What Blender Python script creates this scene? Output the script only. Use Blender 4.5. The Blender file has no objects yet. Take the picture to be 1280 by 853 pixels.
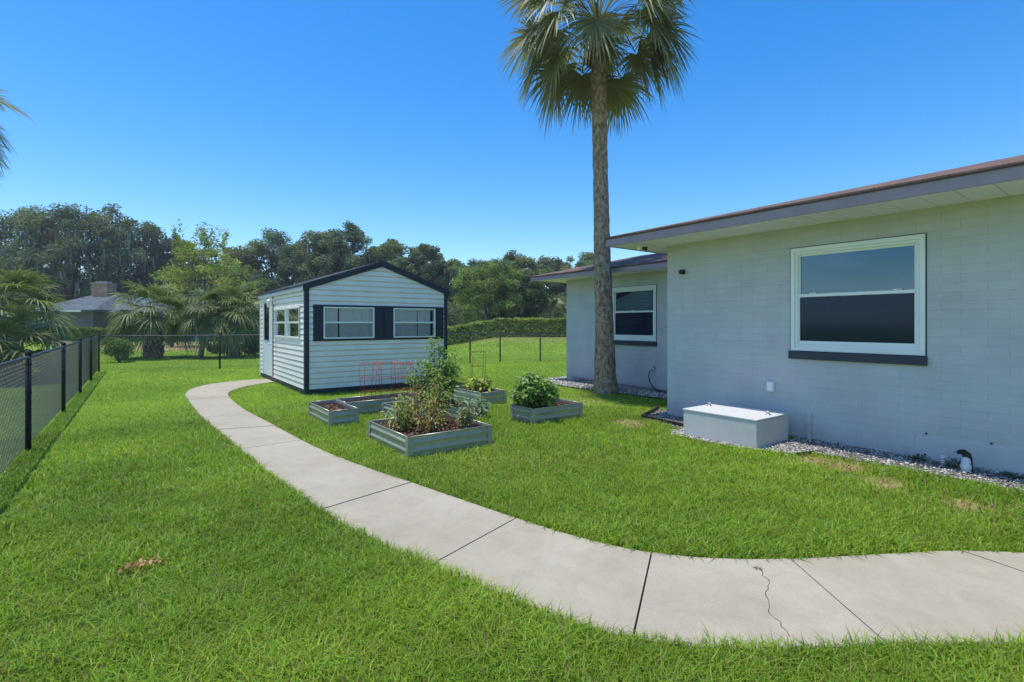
import bpy, math, random
import numpy as np
from mathutils import Vector, Matrix

random.seed(7)
RNG = np.random.default_rng(7)
SC = bpy.context.scene
COL = SC.collection
PI = math.pi
R = math.radians

# ------------------------------------------------------------------ helpers
class MB:
    """collects polygons for ONE mesh object"""
    def __init__(s): s.v = []; s.f = []; s.sm = []
    def add(s, vs, fs, smooth=False):
        b = len(s.v); s.v.extend([tuple(p) for p in vs])
        for f in fs: s.f.append(tuple(b + i for i in f)); s.sm.append(smooth)
        return s
    def quad(s, a, b, c, d): return s.add([a, b, c, d], [(0, 1, 2, 3)])
    def box(s, x0, x1, y0, y1, z0, z1, bev=0.0):
        if x0 > x1: x0, x1 = x1, x0
        if y0 > y1: y0, y1 = y1, y0
        if z0 > z1: z0, z1 = z1, z0
        if bev <= 0:
            vs = [(x0,y0,z0),(x1,y0,z0),(x1,y1,z0),(x0,y1,z0),(x0,y0,z1),(x1,y0,z1),(x1,y1,z1),(x0,y1,z1)]
            return s.add(vs, [(0,3,2,1),(4,5,6,7),(0,1,5,4),(1,2,6,5),(2,3,7,6),(3,0,4,7)])
        b = min(bev, (x1-x0)/2.01, (y1-y0)/2.01, (z1-z0)/2.01)
        vs = []; ix = {}
        for i, (X, sx) in enumerate(((x0,1),(x1,-1))):
            for j, (Y, sy) in enumerate(((y0,1),(y1,-1))):
                for k, (Z, sz) in enumerate(((z0,1),(z1,-1))):
                    for a in range(3):
                        p = [X+sx*b, Y+sy*b, Z+sz*b]; p[a] = (X, Y, Z)[a]
                        ix[(i,j,k,a)] = len(vs); vs.append(tuple(p))
        fs = []
        for i in (0,1):
            fs.append([ix[(i,0,0,0)],ix[(i,1,0,0)],ix[(i,1,1,0)],ix[(i,0,1,0)]])
            fs.append([ix[(0,i,0,1)],ix[(1,i,0,1)],ix[(1,i,1,1)],ix[(0,i,1,1)]])
            fs.append([ix[(0,0,i,2)],ix[(1,0,i,2)],ix[(1,1,i,2)],ix[(0,1,i,2)]])
            for j in (0,1):
                fs.append([ix[(i,j,0,0)],ix[(i,j,1,0)],ix[(i,j,1,1)],ix[(i,j,0,1)]])
                fs.append([ix[(i,0,j,0)],ix[(i,1,j,0)],ix[(i,1,j,2)],ix[(i,0,j,2)]])
                fs.append([ix[(0,i,j,1)],ix[(1,i,j,1)],ix[(1,i,j,2)],ix[(0,i,j,2)]])
                for k in (0,1): fs.append([ix[(i,j,k,0)],ix[(i,j,k,1)],ix[(i,j,k,2)]])
        c = Vector(((x0+x1)/2,(y0+y1)/2,(z0+z1)/2)); out = []
        for f in fs:
            P = [Vector(vs[q]) for q in f]; n = (P[1]-P[0]).cross(P[2]-P[0]); m = sum(P, Vector())/len(P)
            out.append(tuple(f) if n.dot(m-c) > 0 else tuple(reversed(f)))
        return s.add(vs, out)
    def tube(s, pts, radii, n=6, cap=True, smooth=True):
        pts = [Vector(p) for p in pts]
        if not hasattr(radii, '__len__'): radii = [radii]*len(pts)
        vs = []; fs = []; ref = Vector((0.31, 0.17, 0.93)); prev = None
        for i, p in enumerate(pts):
            t = (pts[min(i+1, len(pts)-1)] - pts[max(i-1, 0)]).normalized()
            if prev is None:
                u = t.cross(ref)
                if u.length < 1e-3: u = t.cross(Vector((1,0,0)))
            else: u = prev - t*prev.dot(t)
            u.normalize(); w = t.cross(u); prev = u
            for k in range(n):
                a = 2*PI*k/n
                vs.append(p + (u*math.cos(a) + w*math.sin(a))*radii[i])
        for i in range(len(pts)-1):
            for k in range(n):
                a, b = i*n+k, i*n+(k+1) % n
                fs.append((a, b, b+n, a+n))
        if cap: fs.append(tuple(range(n-1,-1,-1))); fs.append(tuple(range(len(vs)-n, len(vs))))
        return s.add(vs, fs, smooth)
    def lathe(s, c, prof, n=12, smooth=True):
        vs = []; fs = []
        for r, z in prof:
            for k in range(n):
                a = 2*PI*k/n; vs.append((c[0]+r*math.cos(a), c[1]+r*math.sin(a), c[2]+z))
        for i in range(len(prof)-1):
            for k in range(n):
                a, b = i*n+k, i*n+(k+1) % n
                fs.append((a, b, b+n, a+n))
        fs.append(tuple(range(n-1,-1,-1))); fs.append(tuple(range(len(vs)-n, len(vs))))
        return s.add(vs, fs, smooth)
    def build(s, name, m, parent=None):
        me = bpy.data.meshes.new(name); me.from_pydata(s.v, [], s.f)
        me.polygons.foreach_set('use_smooth', s.sm); me.update()
        return link(name, me, m, parent)

def link(name, me, m, parent=None):
    o = bpy.data.objects.new(name, me); COL.objects.link(o)
    for x in (m if isinstance(m, (list, tuple)) else [m]): me.materials.append(x)
    if parent is not None: hang(o, parent)
    return o

def hang(o, parent):
    """parent while keeping the world-space geometry where it was modelled"""
    o.parent = parent
    if parent.parent is None and parent.type == 'EMPTY':
        o.matrix_parent_inverse = (Matrix.Translation(parent.location) @ parent.rotation_euler.to_matrix().to_4x4()).inverted()
    return o

def tag(o, label=None, cat=None, group=None, kind=None):
    if label: o['label'] = label
    if cat: o['category'] = cat
    if group: o['group'] = group
    if kind: o['kind'] = kind
    return o

def thing(name, label, cat, loc=(0,0,0), group=None):
    o = bpy.data.objects.new(name, None); COL.objects.link(o); o.location = loc
    o.empty_display_size = 0.2
    return tag(o, label, cat, group)

def np_mesh(name, verts, quads=None, tris=None, tint=None, smooth=False):
    """big mesh straight from arrays; tint = per-vertex RGB"""
    verts = np.asarray(verts, np.float32).reshape(-1, 3)
    nq = 0 if quads is None else len(quads); nt = 0 if tris is None else len(tris)
    me = bpy.data.meshes.new(name)
    me.vertices.add(len(verts)); me.vertices.foreach_set('co', verts.ravel())
    loops = []
    starts = []
    if nq: loops.append(np.asarray(quads, np.int32).ravel()); starts.append(np.arange(nq, dtype=np.int32)*4)
    if nt: loops.append(np.asarray(tris, np.int32).ravel()); starts.append(nq*4 + np.arange(nt, dtype=np.int32)*3)
    loops = np.concatenate(loops); starts = np.concatenate(starts)
    me.loops.add(len(loops)); me.loops.foreach_set('vertex_index', loops)
    me.polygons.add(nq+nt); me.polygons.foreach_set('loop_start', starts)
    if smooth: me.polygons.foreach_set('use_smooth', np.ones(nq+nt, bool))
    me.update(calc_edges=True)
    if tint is not None:
        a = me.color_attributes.new('tint', 'FLOAT_COLOR', 'POINT')
        c = np.ones((len(verts), 4), np.float32); c[:, :3] = tint
        a.data.foreach_set('color', c.ravel())
    me.validate()
    return me

# ------------------------------------------------------------------ materials
def mat(name, color=(.5,.5,.5), rough=.7, spec=.4, metal=0.0, noise=0.0, nscale=8.0, bump=0.0, bscale=60.0, ior=None, coat=0.0):
    m = bpy.data.materials.new(name); m.use_nodes = True
    nt = m.node_tree; p = nt.nodes['Principled BSDF']
    p.inputs['Base Color'].default_value = (*color, 1); p.inputs['Roughness'].default_value = rough
    p.inputs['Metallic'].default_value = metal; p.inputs['Specular IOR Level'].default_value = spec
    if ior: p.inputs['IOR'].default_value = ior
    if coat: p.inputs['Coat Weight'].default_value = coat
    tc = nt.nodes.new('ShaderNodeTexCoord')
    if noise:
        n = nt.nodes.new('ShaderNodeTexNoise'); n.inputs['Scale'].default_value = nscale; n.inputs['Detail'].default_value = 6
        n.inputs['Roughness'].default_value = .65
        nt.links.new(tc.outputs['Object'], n.inputs['Vector'])
        mr = nt.nodes.new('ShaderNodeMapRange'); mr.inputs[1].default_value = .3; mr.inputs[2].default_value = .7
        mr.inputs[3].default_value = 1-noise; mr.inputs[4].default_value = 1+noise
        nt.links.new(n.outputs['Fac'], mr.inputs[0])
        mx = nt.nodes.new('ShaderNodeVectorMath'); mx.operation = 'SCALE'; mx.inputs[0].default_value = color
        nt.links.new(mr.outputs[0], mx.inputs['Scale']); nt.links.new(mx.outputs[0], p.inputs['Base Color'])
    if bump:
        n2 = nt.nodes.new('ShaderNodeTexNoise'); n2.inputs['Scale'].default_value = bscale; n2.inputs['Detail'].default_value = 5
        nt.links.new(tc.outputs['Object'], n2.inputs['Vector'])
        b = nt.nodes.new('ShaderNodeBump'); b.inputs['Strength'].default_value = bump; b.inputs['Distance'].default_value = .01
        nt.links.new(n2.outputs['Fac'], b.inputs['Height']); nt.links.new(b.outputs[0], p.inputs['Normal'])
    return m

def leaf_mat(name, rough=.5, spec=.35, trans=.35, tboost=(1.1,1.25,.6)):
    """leaf colour comes from the per-leaf 'tint' attribute; light passes through"""
    m = bpy.data.materials.new(name); m.use_nodes = True
    nt = m.node_tree; p = nt.nodes['Principled BSDF']; out = nt.nodes['Material Output']
    a = nt.nodes.new('ShaderNodeAttribute'); a.attribute_name = 'tint'
    nt.links.new(a.outputs['Color'], p.inputs['Base Color'])
    p.inputs['Roughness'].default_value = rough; p.inputs['Specular IOR Level'].default_value = spec
    t = nt.nodes.new('ShaderNodeBsdfTranslucent')
    mu = nt.nodes.new('ShaderNodeVectorMath'); mu.operation = 'MULTIPLY'; mu.inputs[1].default_value = tboost
    nt.links.new(a.outputs['Color'], mu.inputs[0]); nt.links.new(mu.outputs[0], t.inputs['Color'])
    mix = nt.nodes.new('ShaderNodeMixShader'); mix.inputs[0].default_value = trans
    nt.links.new(p.outputs[0], mix.inputs[1]); nt.links.new(t.outputs[0], mix.inputs[2])
    nt.links.new(mix.outputs[0], out.inputs['Surface'])
    return m

def glass_mat(name, tintc=(.96,.97,.97), refl=1.0):
    m = bpy.data.materials.new(name); m.use_nodes = True
    nt = m.node_tree; out = nt.nodes['Material Output']; nt.nodes.remove(nt.nodes['Principled BSDF'])
    tr = nt.nodes.new('ShaderNodeBsdfTransparent'); tr.inputs[0].default_value = (*tintc, 1)
    gl = nt.nodes.new('ShaderNodeBsdfGlossy'); gl.inputs['Roughness'].default_value = .02
    fr = nt.nodes.new('ShaderNodeFresnel'); fr.inputs['IOR'].default_value = 1.6
    mix = nt.nodes.new('ShaderNodeMixShader')
    nt.links.new(fr.outputs[0], mix.inputs[0]); nt.links.new(tr.outputs[0], mix.inputs[1]); nt.links.new(gl.outputs[0], mix.inputs[2])
    nt.links.new(mix.outputs[0], out.inputs['Surface'])
    return m

def tint_glass(m, c):
    m.node_tree.nodes['Principled BSDF'].inputs['Specular Tint'].default_value = (*c, 1); return m

def block_mat():
    m = mat('painted_block', (.44,.51,.555), .62, .3)
    nt = m.node_tree; p = nt.nodes['Principled BSDF']
    g = nt.nodes.new('ShaderNodeNewGeometry'); sp = nt.nodes.new('ShaderNodeSeparateXYZ')
    nt.links.new(g.outputs['Position'], sp.inputs[0])
    ad = nt.nodes.new('ShaderNodeMath'); ad.operation = 'ADD'
    nt.links.new(sp.outputs['X'], ad.inputs[0]); nt.links.new(sp.outputs['Y'], ad.inputs[1])
    cb = nt.nodes.new('ShaderNodeCombineXYZ'); nt.links.new(ad.outputs[0], cb.inputs['X']); nt.links.new(sp.outputs['Z'], cb.inputs['Y'])
    nz = nt.nodes.new('ShaderNodeTexNoise'); nz.inputs['Scale'].default_value = 2.2; nz.inputs['Detail'].default_value = 4
    nt.links.new(g.outputs['Position'], nz.inputs['Vector'])
    br = nt.nodes.new('ShaderNodeTexBrick')
    br.inputs['Scale'].default_value = 1; br.inputs['Brick Width'].default_value = .405; br.inputs['Row Height'].default_value = .1035
    br.inputs['Mortar Size'].default_value = .0035; br.inputs['Mortar Smooth'].default_value = .35; br.inputs['Bias'].default_value = 0
    br.offset = .43; br.offset_frequency = 2
    br.inputs['Color1'].default_value = (.50,.50,.495,1); br.inputs['Color2'].default_value = (.53,.53,.52,1)
    br.inputs['Mortar'].default_value = (.455,.455,.455,1)
    nt.links.new(cb.outputs[0], br.inputs['Vector'])
    mr = nt.nodes.new('ShaderNodeMapRange'); mr.inputs[1].default_value = .3; mr.inputs[2].default_value = .7; mr.inputs[3].default_value = .94; mr.inputs[4].default_value = 1.05
    nt.links.new(nz.outputs['Fac'], mr.inputs[0])
    sc = nt.nodes.new('ShaderNodeVectorMath'); sc.operation = 'SCALE'
    nt.links.new(br.outputs['Color'], sc.inputs[0]); nt.links.new(mr.outputs[0], sc.inputs['Scale'])
    zr = nt.nodes.new('ShaderNodeMapRange'); zr.inputs[1].default_value = .02; zr.inputs[2].default_value = .42; zr.inputs[3].default_value = 1; zr.inputs[4].default_value = 0
    nt.links.new(sp.outputs['Z'], zr.inputs[0])
    nd = nt.nodes.new('ShaderNodeTexNoise'); nd.inputs['Scale'].default_value = 7; nd.inputs['Detail'].default_value = 8; nd.inputs['Roughness'].default_value = .75
    nt.links.new(g.outputs['Position'], nd.inputs['Vector'])
    md = nt.nodes.new('ShaderNodeMath'); md.operation = 'MULTIPLY'; nt.links.new(zr.outputs[0], md.inputs[0]); nt.links.new(nd.outputs['Fac'], md.inputs[1])
    m2 = nt.nodes.new('ShaderNodeMapRange'); m2.inputs[1].default_value = .2; m2.inputs[2].default_value = .7; m2.inputs[3].default_value = 0; m2.inputs[4].default_value = .6
    nt.links.new(md.outputs[0], m2.inputs[0])
    mxd = nt.nodes.new('ShaderNodeMix'); mxd.data_type = 'RGBA'; mxd.inputs['B'].default_value = (.33,.30,.26,1)
    nt.links.new(m2.outputs[0], mxd.inputs['Factor']); nt.links.new(sc.outputs[0], mxd.inputs['A']); nt.links.new(mxd.outputs['Result'], p.inputs['Base Color'])
    # painted joints show unevenly: the grooves are shallower where the paint has filled them
    n3 = nt.nodes.new('ShaderNodeTexNoise'); n3.inputs['Scale'].default_value = 1.3; nt.links.new(g.outputs['Position'], n3.inputs['Vector'])
    m3 = nt.nodes.new('ShaderNodeMapRange'); m3.inputs[1].default_value = .35; m3.inputs[2].default_value = .65; m3.inputs[3].default_value = .35; m3.inputs[4].default_value = 1
    nt.links.new(n3.outputs['Fac'], m3.inputs[0])
    mm = nt.nodes.new('ShaderNodeMath'); mm.operation = 'MULTIPLY'
    nt.links.new(br.outputs['Fac'], mm.inputs[0]); nt.links.new(m3.outputs[0], mm.inputs[1])
    b1 = nt.nodes.new('ShaderNodeBump'); b1.invert = True; b1.inputs['Strength'].default_value = .5; b1.inputs['Distance'].default_value = .006
    nt.links.new(mm.outputs[0], b1.inputs['Height'])
    n2 = nt.nodes.new('ShaderNodeTexNoise'); n2.inputs['Scale'].default_value = 45; n2.inputs['Detail'].default_value = 5
    nt.links.new(g.outputs['Position'], n2.inputs['Vector'])
    b2 = nt.nodes.new('ShaderNodeBump'); b2.inputs['Strength'].default_value = .25; b2.inputs['Distance'].default_value = .006
    nt.links.new(n2.outputs['Fac'], b2.inputs['Height']); nt.links.new(b1.outputs[0], b2.inputs['Normal'])
    nt.links.new(b2.outputs[0], p.inputs['Normal'])
    return m

def concrete_mat(name, base, stain):
    m = mat(name, base, .85, .25)
    nt = m.node_tree; p = nt.nodes['Principled BSDF']
    g = nt.nodes.new('ShaderNodeNewGeometry')
    prev = None
    c = nt.nodes.new('ShaderNodeMix'); c.data_type = 'RGBA'
    n1 = nt.nodes.new('ShaderNodeTexNoise'); n1.inputs['Scale'].default_value = .9; n1.inputs['Detail'].default_value = 7; n1.inputs['Roughness'].default_value = .62; n1.inputs['Distortion'].default_value = .4
    nt.links.new(g.outputs['Position'], n1.inputs['Vector'])
    r1 = nt.nodes.new('ShaderNodeMapRange'); r1.inputs[1].default_value = .40; r1.inputs[2].default_value = .70
    n5 = nt.nodes.new('ShaderNodeTexNoise'); n5.inputs['Scale'].default_value = 4.5; n5.inputs['Detail'].default_value = 9; n5.inputs['Roughness'].default_value = .7; n5.inputs['Distortion'].default_value = .8
    nt.links.new(g.outputs['Position'], n5.inputs['Vector'])
    av = nt.nodes.new('ShaderNodeMix'); av.inputs['Factor'].default_value = .42
    nt.links.new(n1.outputs['Fac'], av.inputs['A']); nt.links.new(n5.outputs['Fac'], av.inputs['B'])
    nt.links.new(av.outputs['Result'], r1.inputs[0]); nt.links.new(r1.outputs[0], c.inputs['Factor'])
    c.inputs['A'].default_value = (*base, 1); c.inputs['B'].default_value = (*stain, 1)
    n2 = nt.nodes.new('ShaderNodeTexNoise'); n2.inputs['Scale'].default_value = 110; n2.inputs['Detail'].default_value = 3
    nt.links.new(g.outputs['Position'], n2.inputs['Vector'])
    r2 = nt.nodes.new('ShaderNodeMapRange'); r2.inputs[1].default_value = .3; r2.inputs[2].default_value = .7; r2.inputs[3].default_value = .93; r2.inputs[4].default_value = 1.06
    nt.links.new(n2.outputs['Fac'], r2.inputs[0])
    n4 = nt.nodes.new('ShaderNodeTexVoronoi'); n4.inputs['Scale'].default_value = 5.5
    nt.links.new(g.outputs['Position'], n4.inputs['Vector'])
    r4 = nt.nodes.new('ShaderNodeMapRange'); r4.inputs[1].default_value = .02; r4.inputs[2].default_value = .05; r4.inputs[3].default_value = .78; r4.inputs[4].default_value = 1
    nt.links.new(n4.outputs['Distance'], r4.inputs[0])
    mu = nt.nodes.new('ShaderNodeMath'); mu.operation = 'MULTIPLY'
    nt.links.new(r2.outputs[0], mu.inputs[0]); nt.links.new(r4.outputs[0], mu.inputs[1])
    s = nt.nodes.new('ShaderNodeVectorMath'); s.operation = 'SCALE'
    nt.links.new(c.outputs['Result'], s.inputs[0]); nt.links.new(mu.outputs[0], s.inputs['Scale'])
    nt.links.new(s.outputs[0], p.inputs['Base Color'])
    b = nt.nodes.new('ShaderNodeBump'); b.inputs['Strength'].default_value = .2; b.inputs['Distance'].default_value = .004
    nt.links.new(n2.outputs['Fac'], b.inputs['Height']); nt.links.new(b.outputs[0], p.inputs['Normal'])
    return m

def ground_mat():
    m = mat('lawn_ground', (.1,.2,.03), .95, .1)
    nt = m.node_tree; p = nt.nodes['Principled BSDF']
    g = nt.nodes.new('ShaderNodeNewGeometry')
    at = nt.nodes.new('ShaderNodeAttribute'); at.attribute_name = 'tint'
    n1 = nt.nodes.new('ShaderNodeTexNoise'); n1.inputs['Scale'].default_value = 14; n1.inputs['Detail'].default_value = 8; n1.inputs['Roughness'].default_value = .75
    nt.links.new(g.outputs['Position'], n1.inputs['Vector'])
    r1 = nt.nodes.new('ShaderNodeMapRange'); r1.inputs[1].default_value = .3; r1.inputs[2].default_value = .7; r1.inputs[3].default_value = .6; r1.inputs[4].default_value = 1.4
    nt.links.new(n1.outputs['Fac'], r1.inputs[0])
    s = nt.nodes.new('ShaderNodeVectorMath'); s.operation = 'SCALE'
    nt.links.new(at.outputs['Color'], s.inputs[0]); nt.links.new(r1.outputs[0], s.inputs['Scale'])
    nt.links.new(s.outputs[0], p.inputs['Base Color'])
    b = nt.nodes.new('ShaderNodeBump'); b.inputs['Strength'].default_value = .6; b.inputs['Distance'].default_value = .04
    nt.links.new(n1.outputs['Fac'], b.inputs['Height']); nt.links.new(b.outputs[0], p.inputs['Normal'])
    return m

def shingle_mat(name, c1, c2, c3):
    m = mat(name, c1, .9, .2)
    nt = m.node_tree; p = nt.nodes['Principled BSDF']
    g = nt.nodes.new('ShaderNodeNewGeometry'); sp = nt.nodes.new('ShaderNodeSeparateXYZ'); nt.links.new(g.outputs['Position'], sp.inputs[0])
    ad = nt.nodes.new('ShaderNodeMath'); ad.operation = 'ADD'; nt.links.new(sp.outputs['X'], ad.inputs[0]); nt.links.new(sp.outputs['Y'], ad.inputs[1])
    mz = nt.nodes.new('ShaderNodeMath'); mz.operation = 'MULTIPLY'; mz.inputs[1].default_value = 4.1; nt.links.new(sp.outputs['Z'], mz.inputs[0])
    cb = nt.nodes.new('ShaderNodeCombineXYZ'); nt.links.new(ad.outputs[0], cb.inputs['X']); nt.links.new(mz.outputs[0], cb.inputs['Y'])
    br = nt.nodes.new('ShaderNodeTexBrick'); br.inputs['Scale'].default_value = 1; br.inputs['Brick Width'].default_value = .22; br.inputs['Row Height'].default_value = .14
    br.inputs['Mortar Size'].default_value = .006; br.inputs['Bias'].default_value = .0
    br.inputs['Color1'].default_value = (*c1,1); br.inputs['Color2'].default_value = (*c2,1); br.inputs['Mortar'].default_value = (*c3,1)
    nt.links.new(cb.outputs[0], br.inputs['Vector'])
    n1 = nt.nodes.new('ShaderNodeTexNoise'); n1.inputs['Scale'].default_value = 3; n1.inputs['Detail'].default_value = 8
    nt.links.new(g.outputs['Position'], n1.inputs['Vector'])
    r1 = nt.nodes.new('ShaderNodeMapRange'); r1.inputs[1].default_value = .3; r1.inputs[2].default_value = .7; r1.inputs[3].default_value = .7; r1.inputs[4].default_value = 1.35
    nt.links.new(n1.outputs['Fac'], r1.inputs[0])
    s = nt.nodes.new('ShaderNodeVectorMath'); s.operation = 'SCALE'; nt.links.new(br.outputs['Color'], s.inputs[0]); nt.links.new(r1.outputs[0], s.inputs['Scale'])
    nt.links.new(s.outputs[0], p.inputs['Base Color'])
    b = nt.nodes.new('ShaderNodeBump'); b.invert = True; b.inputs['Strength'].default_value = .8; b.inputs['Distance'].default_value = .012
    nt.links.new(br.outputs['Fac'], b.inputs['Height']); nt.links.new(b.outputs[0], p.inputs['Normal'])
    return m

M = {}
M['block'] = block_mat()
M['path'] = concrete_mat('path_concrete', (.405,.362,.278), (.30,.262,.195))
M['box_conc'] = concrete_mat('grey_rendered_concrete', (.60,.575,.54), (.48,.46,.43))
M['ground'] = ground_mat()
M['fascia'] = mat('slate_fascia', (.33,.25,.28), .55, .3, noise=.08, nscale=5)
M['soffit'] = mat('white_soffit', (.84,.79,.92), .6, .3, noise=.04, nscale=3)
M['shingle'] = shingle_mat('brown_shingle', (.20,.125,.095), (.13,.085,.07), (.06,.04,.035))
M['greyshingle'] = shingle_mat('grey_shingle', (.115,.14,.155), (.09,.115,.13), (.065,.08,.09))
M['darkshingle'] = shingle_mat('charcoal_shingle', (.07,.075,.085), (.05,.055,.065), (.03,.03,.035))
M['drip'] = mat('drip_edge', (.10,.055,.05), .5)
M['vinyl'] = mat('white_vinyl', (.80,.81,.78), .35, .5, noise=.03, nscale=2)
M['sill'] = mat('charcoal_sill', (.035,.042,.06), .55, .4, noise=.1, nscale=20)
M['winglass'] = mat('dark_window_glass', (.010,.013,.018), .02, .5, ior=2.2, bump=.05, bscale=1.6)
M['screen'] = mat('insect_screen', (.013,.019,.034), .06, .5, ior=1.42, bump=.06, bscale=2.2)
tint_glass(M['winglass'], (.55,.86,1.0)); tint_glass(M['screen'], (.45,.68,1.0))
M['siding'] = mat('white_siding', (.88,.81,.73), .5, .4, noise=.06, nscale=2.5)
M['navy'] = mat('dark_navy_trim', (.022,.027,.040), .55, .4, noise=.12, nscale=12)
M['door'] = mat('white_door_paint', (.76,.78,.80), .4, .4, noise=.03, nscale=3)
M['glass'] = glass_mat('clear_glass')
M['curtain'] = mat('white_curtain', (.90,.89,.85), .9, .1, noise=.05)
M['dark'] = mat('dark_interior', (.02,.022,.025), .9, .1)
M['metal_dark'] = mat('dark_bronze_metal', (.03,.03,.035), .4, .5)
M['black'] = mat('black_plastic', (.012,.012,.014), .35, .5)
M['fence'] = mat('black_vinyl_wire', (.10,.113,.125), .4, .5)
M['rail'] = mat('black_rail', (.03,.036,.043), .5, .4)
M['post'] = mat('black_post_paint', (.010,.012,.015), .6, .25)
M['corr'] = mat('grey_green_corrugated_steel', (.42,.415,.34), .33, .5, metal=.4, noise=.12, nscale=10)
M['mulch'] = mat('bark_mulch', (.105,.062,.045), .95, .1, noise=.55, nscale=45, bump=.9, bscale=60)
M['chip'] = leaf_mat('bark_chips', .9, .1, .0)
M['rust'] = mat('red_cage_wire', (.36,.05,.035), .5, .4, noise=.3, nscale=25)
M['oldrust'] = mat('old_rusty_wire', (.15,.075,.055), .8, .2, noise=.4, nscale=30)
M['stone'] = leaf_mat('gravel_stone', .8, .3, .0)
M['edging'] = mat('black_edging', (.018,.017,.017), .6, .3)
M['sand'] = mat('gravel_bed', (.16,.155,.15), .95, .1, noise=.5, nscale=70, bump=.8, bscale=80)
M['pvc'] = mat('white_pvc', (.62,.64,.64), .4, .4, noise=.12, nscale=25)
M['galv'] = mat('galvanised_metal', (.55,.56,.57), .35, .5, metal=.8, noise=.1, nscale=30)
M['whitetop'] = mat('pale_lid', (.56,.555,.54), .6, .3, noise=.05, nscale=6)
M['grass'] = leaf_mat('grass_blades', .45, .22, .42, (1.1,1.15,.55))
M['leaf'] = leaf_mat('tree_leaves', .6, .15, .38)
M['palmleaf'] = leaf_mat('palm_leaves', .5, .32, .28, (1.1,1.2,.6))
M['plantleaf'] = leaf_mat('garden_leaves', .45, .4, .35)
M['moss'] = leaf_mat('hanging_moss', .95, .05, .25, (1,1,.9))
M['bark'] = mat('tree_bark', (.11,.095,.08), .95, .1, noise=.35, nscale=6, bump=.8, bscale=14)
M['stem'] = leaf_mat('plant_stems', .7, .2, .1)
M['brick'] = shingle_mat('chimney_brick', (.55,.29,.18), (.43,.22,.13), (.45,.38,.31))
M['brickcap'] = mat('chimney_cap', (.36,.32,.28), .9, .2, noise=.2, nscale=4)
M['nbrwall'] = mat('slate_neighbour_wall', (.13,.135,.15), .8, .2, noise=.1, nscale=2)
M['palmbark'] = None

def palm_bark():
    m = mat('palm_trunk_bark', (.23,.19,.155), .95, .1)
    nt = m.node_tree; p = nt.nodes['Principled BSDF']
    tc = nt.nodes.new('ShaderNodeTexCoord')
    mp = nt.nodes.new('ShaderNodeMapping'); mp.inputs['Scale'].default_value = (9, 9, 5)
    nt.links.new(tc.outputs['Object'], mp.inputs[0])
    n1 = nt.nodes.new('ShaderNodeTexNoise'); n1.inputs['Scale'].default_value = 1.6; n1.inputs['Detail'].default_value = 8; n1.inputs['Roughness'].default_value = .72
    nt.links.new(mp.outputs[0], n1.inputs['Vector'])
    cr = nt.nodes.new('ShaderNodeValToRGB')
    e = cr.color_ramp.elements; e[0].position = .36; e[0].color = (.11,.08,.055,1); e[1].position = .62; e[1].color = (.46,.385,.305,1)
    k = cr.color_ramp.elements.new(.48); k.color = (.32,.205,.13,1)
    nt.links.new(n1.outputs['Fac'], cr.inputs[0]); nt.links.new(cr.outputs[0], p.inputs['Base Color'])
    b = nt.nodes.new('ShaderNodeBump'); b.inputs['Strength'].default_value = 1; b.inputs['Distance'].default_value = .03
    nt.links.new(n1.outputs['Fac'], b.inputs['Height']); nt.links.new(b.outputs[0], p.inputs['Normal'])
    return m
M['palmbark'] = palm_bark()

# ------------------------------------------------------------------ ground
def sstep(t):
    t = np.clip(t, 0, 1); return t*t*(3-2*t)
CA, SA = .8047, .5937            # the yard's long axis against the picture's depth axis
def depth_of(x, y): return SA*x + CA*y
def side_of(x, y): return CA*x - SA*y
def height(x, y):
    d = depth_of(x, y); r = side_of(x, y)
    return -.03 + .64*sstep((r+5.2)/4.6)*sstep((d-23.5)/10.5)*(1-sstep((r-30)/20))
LAWN = np.array((.205,.338,.033)); DRY = np.array((.29,.225,.105))
def fnoise(x, y, s, seed):
    """cheap smooth value noise"""
    x = np.asarray(x)*s + 137.2*seed; y = np.asarray(y)*s + 71.7*seed
    xi = np.floor(x).astype(np.int64); yi = np.floor(y).astype(np.int64); fx = x-xi; fy = y-yi
    fx = fx*fx*(3-2*fx); fy = fy*fy*(3-2*fy)
    def h(a, b):
        n = (a*374761393 + b*668265263 + seed*982451653) & 0x7fffffff
        n = ((n ^ (n >> 13))*1274126177) & 0x7fffffff
        return ((n ^ (n >> 16)) & 0xffff)/65535.
    return (h(xi,yi)*(1-fx)+h(xi+1,yi)*fx)*(1-fy) + (h(xi,yi+1)*(1-fx)+h(xi+1,yi+1)*fx)*fy
def blob(x, y, cx, cy, rx, ry, ang=0):
    c, s = math.cos(ang), math.sin(ang); dx = x-cx; dy = y-cy
    u = (dx*c+dy*s)/rx; v = (-dx*s+dy*c)/ry
    return np.exp(-(u*u+v*v))
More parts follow.
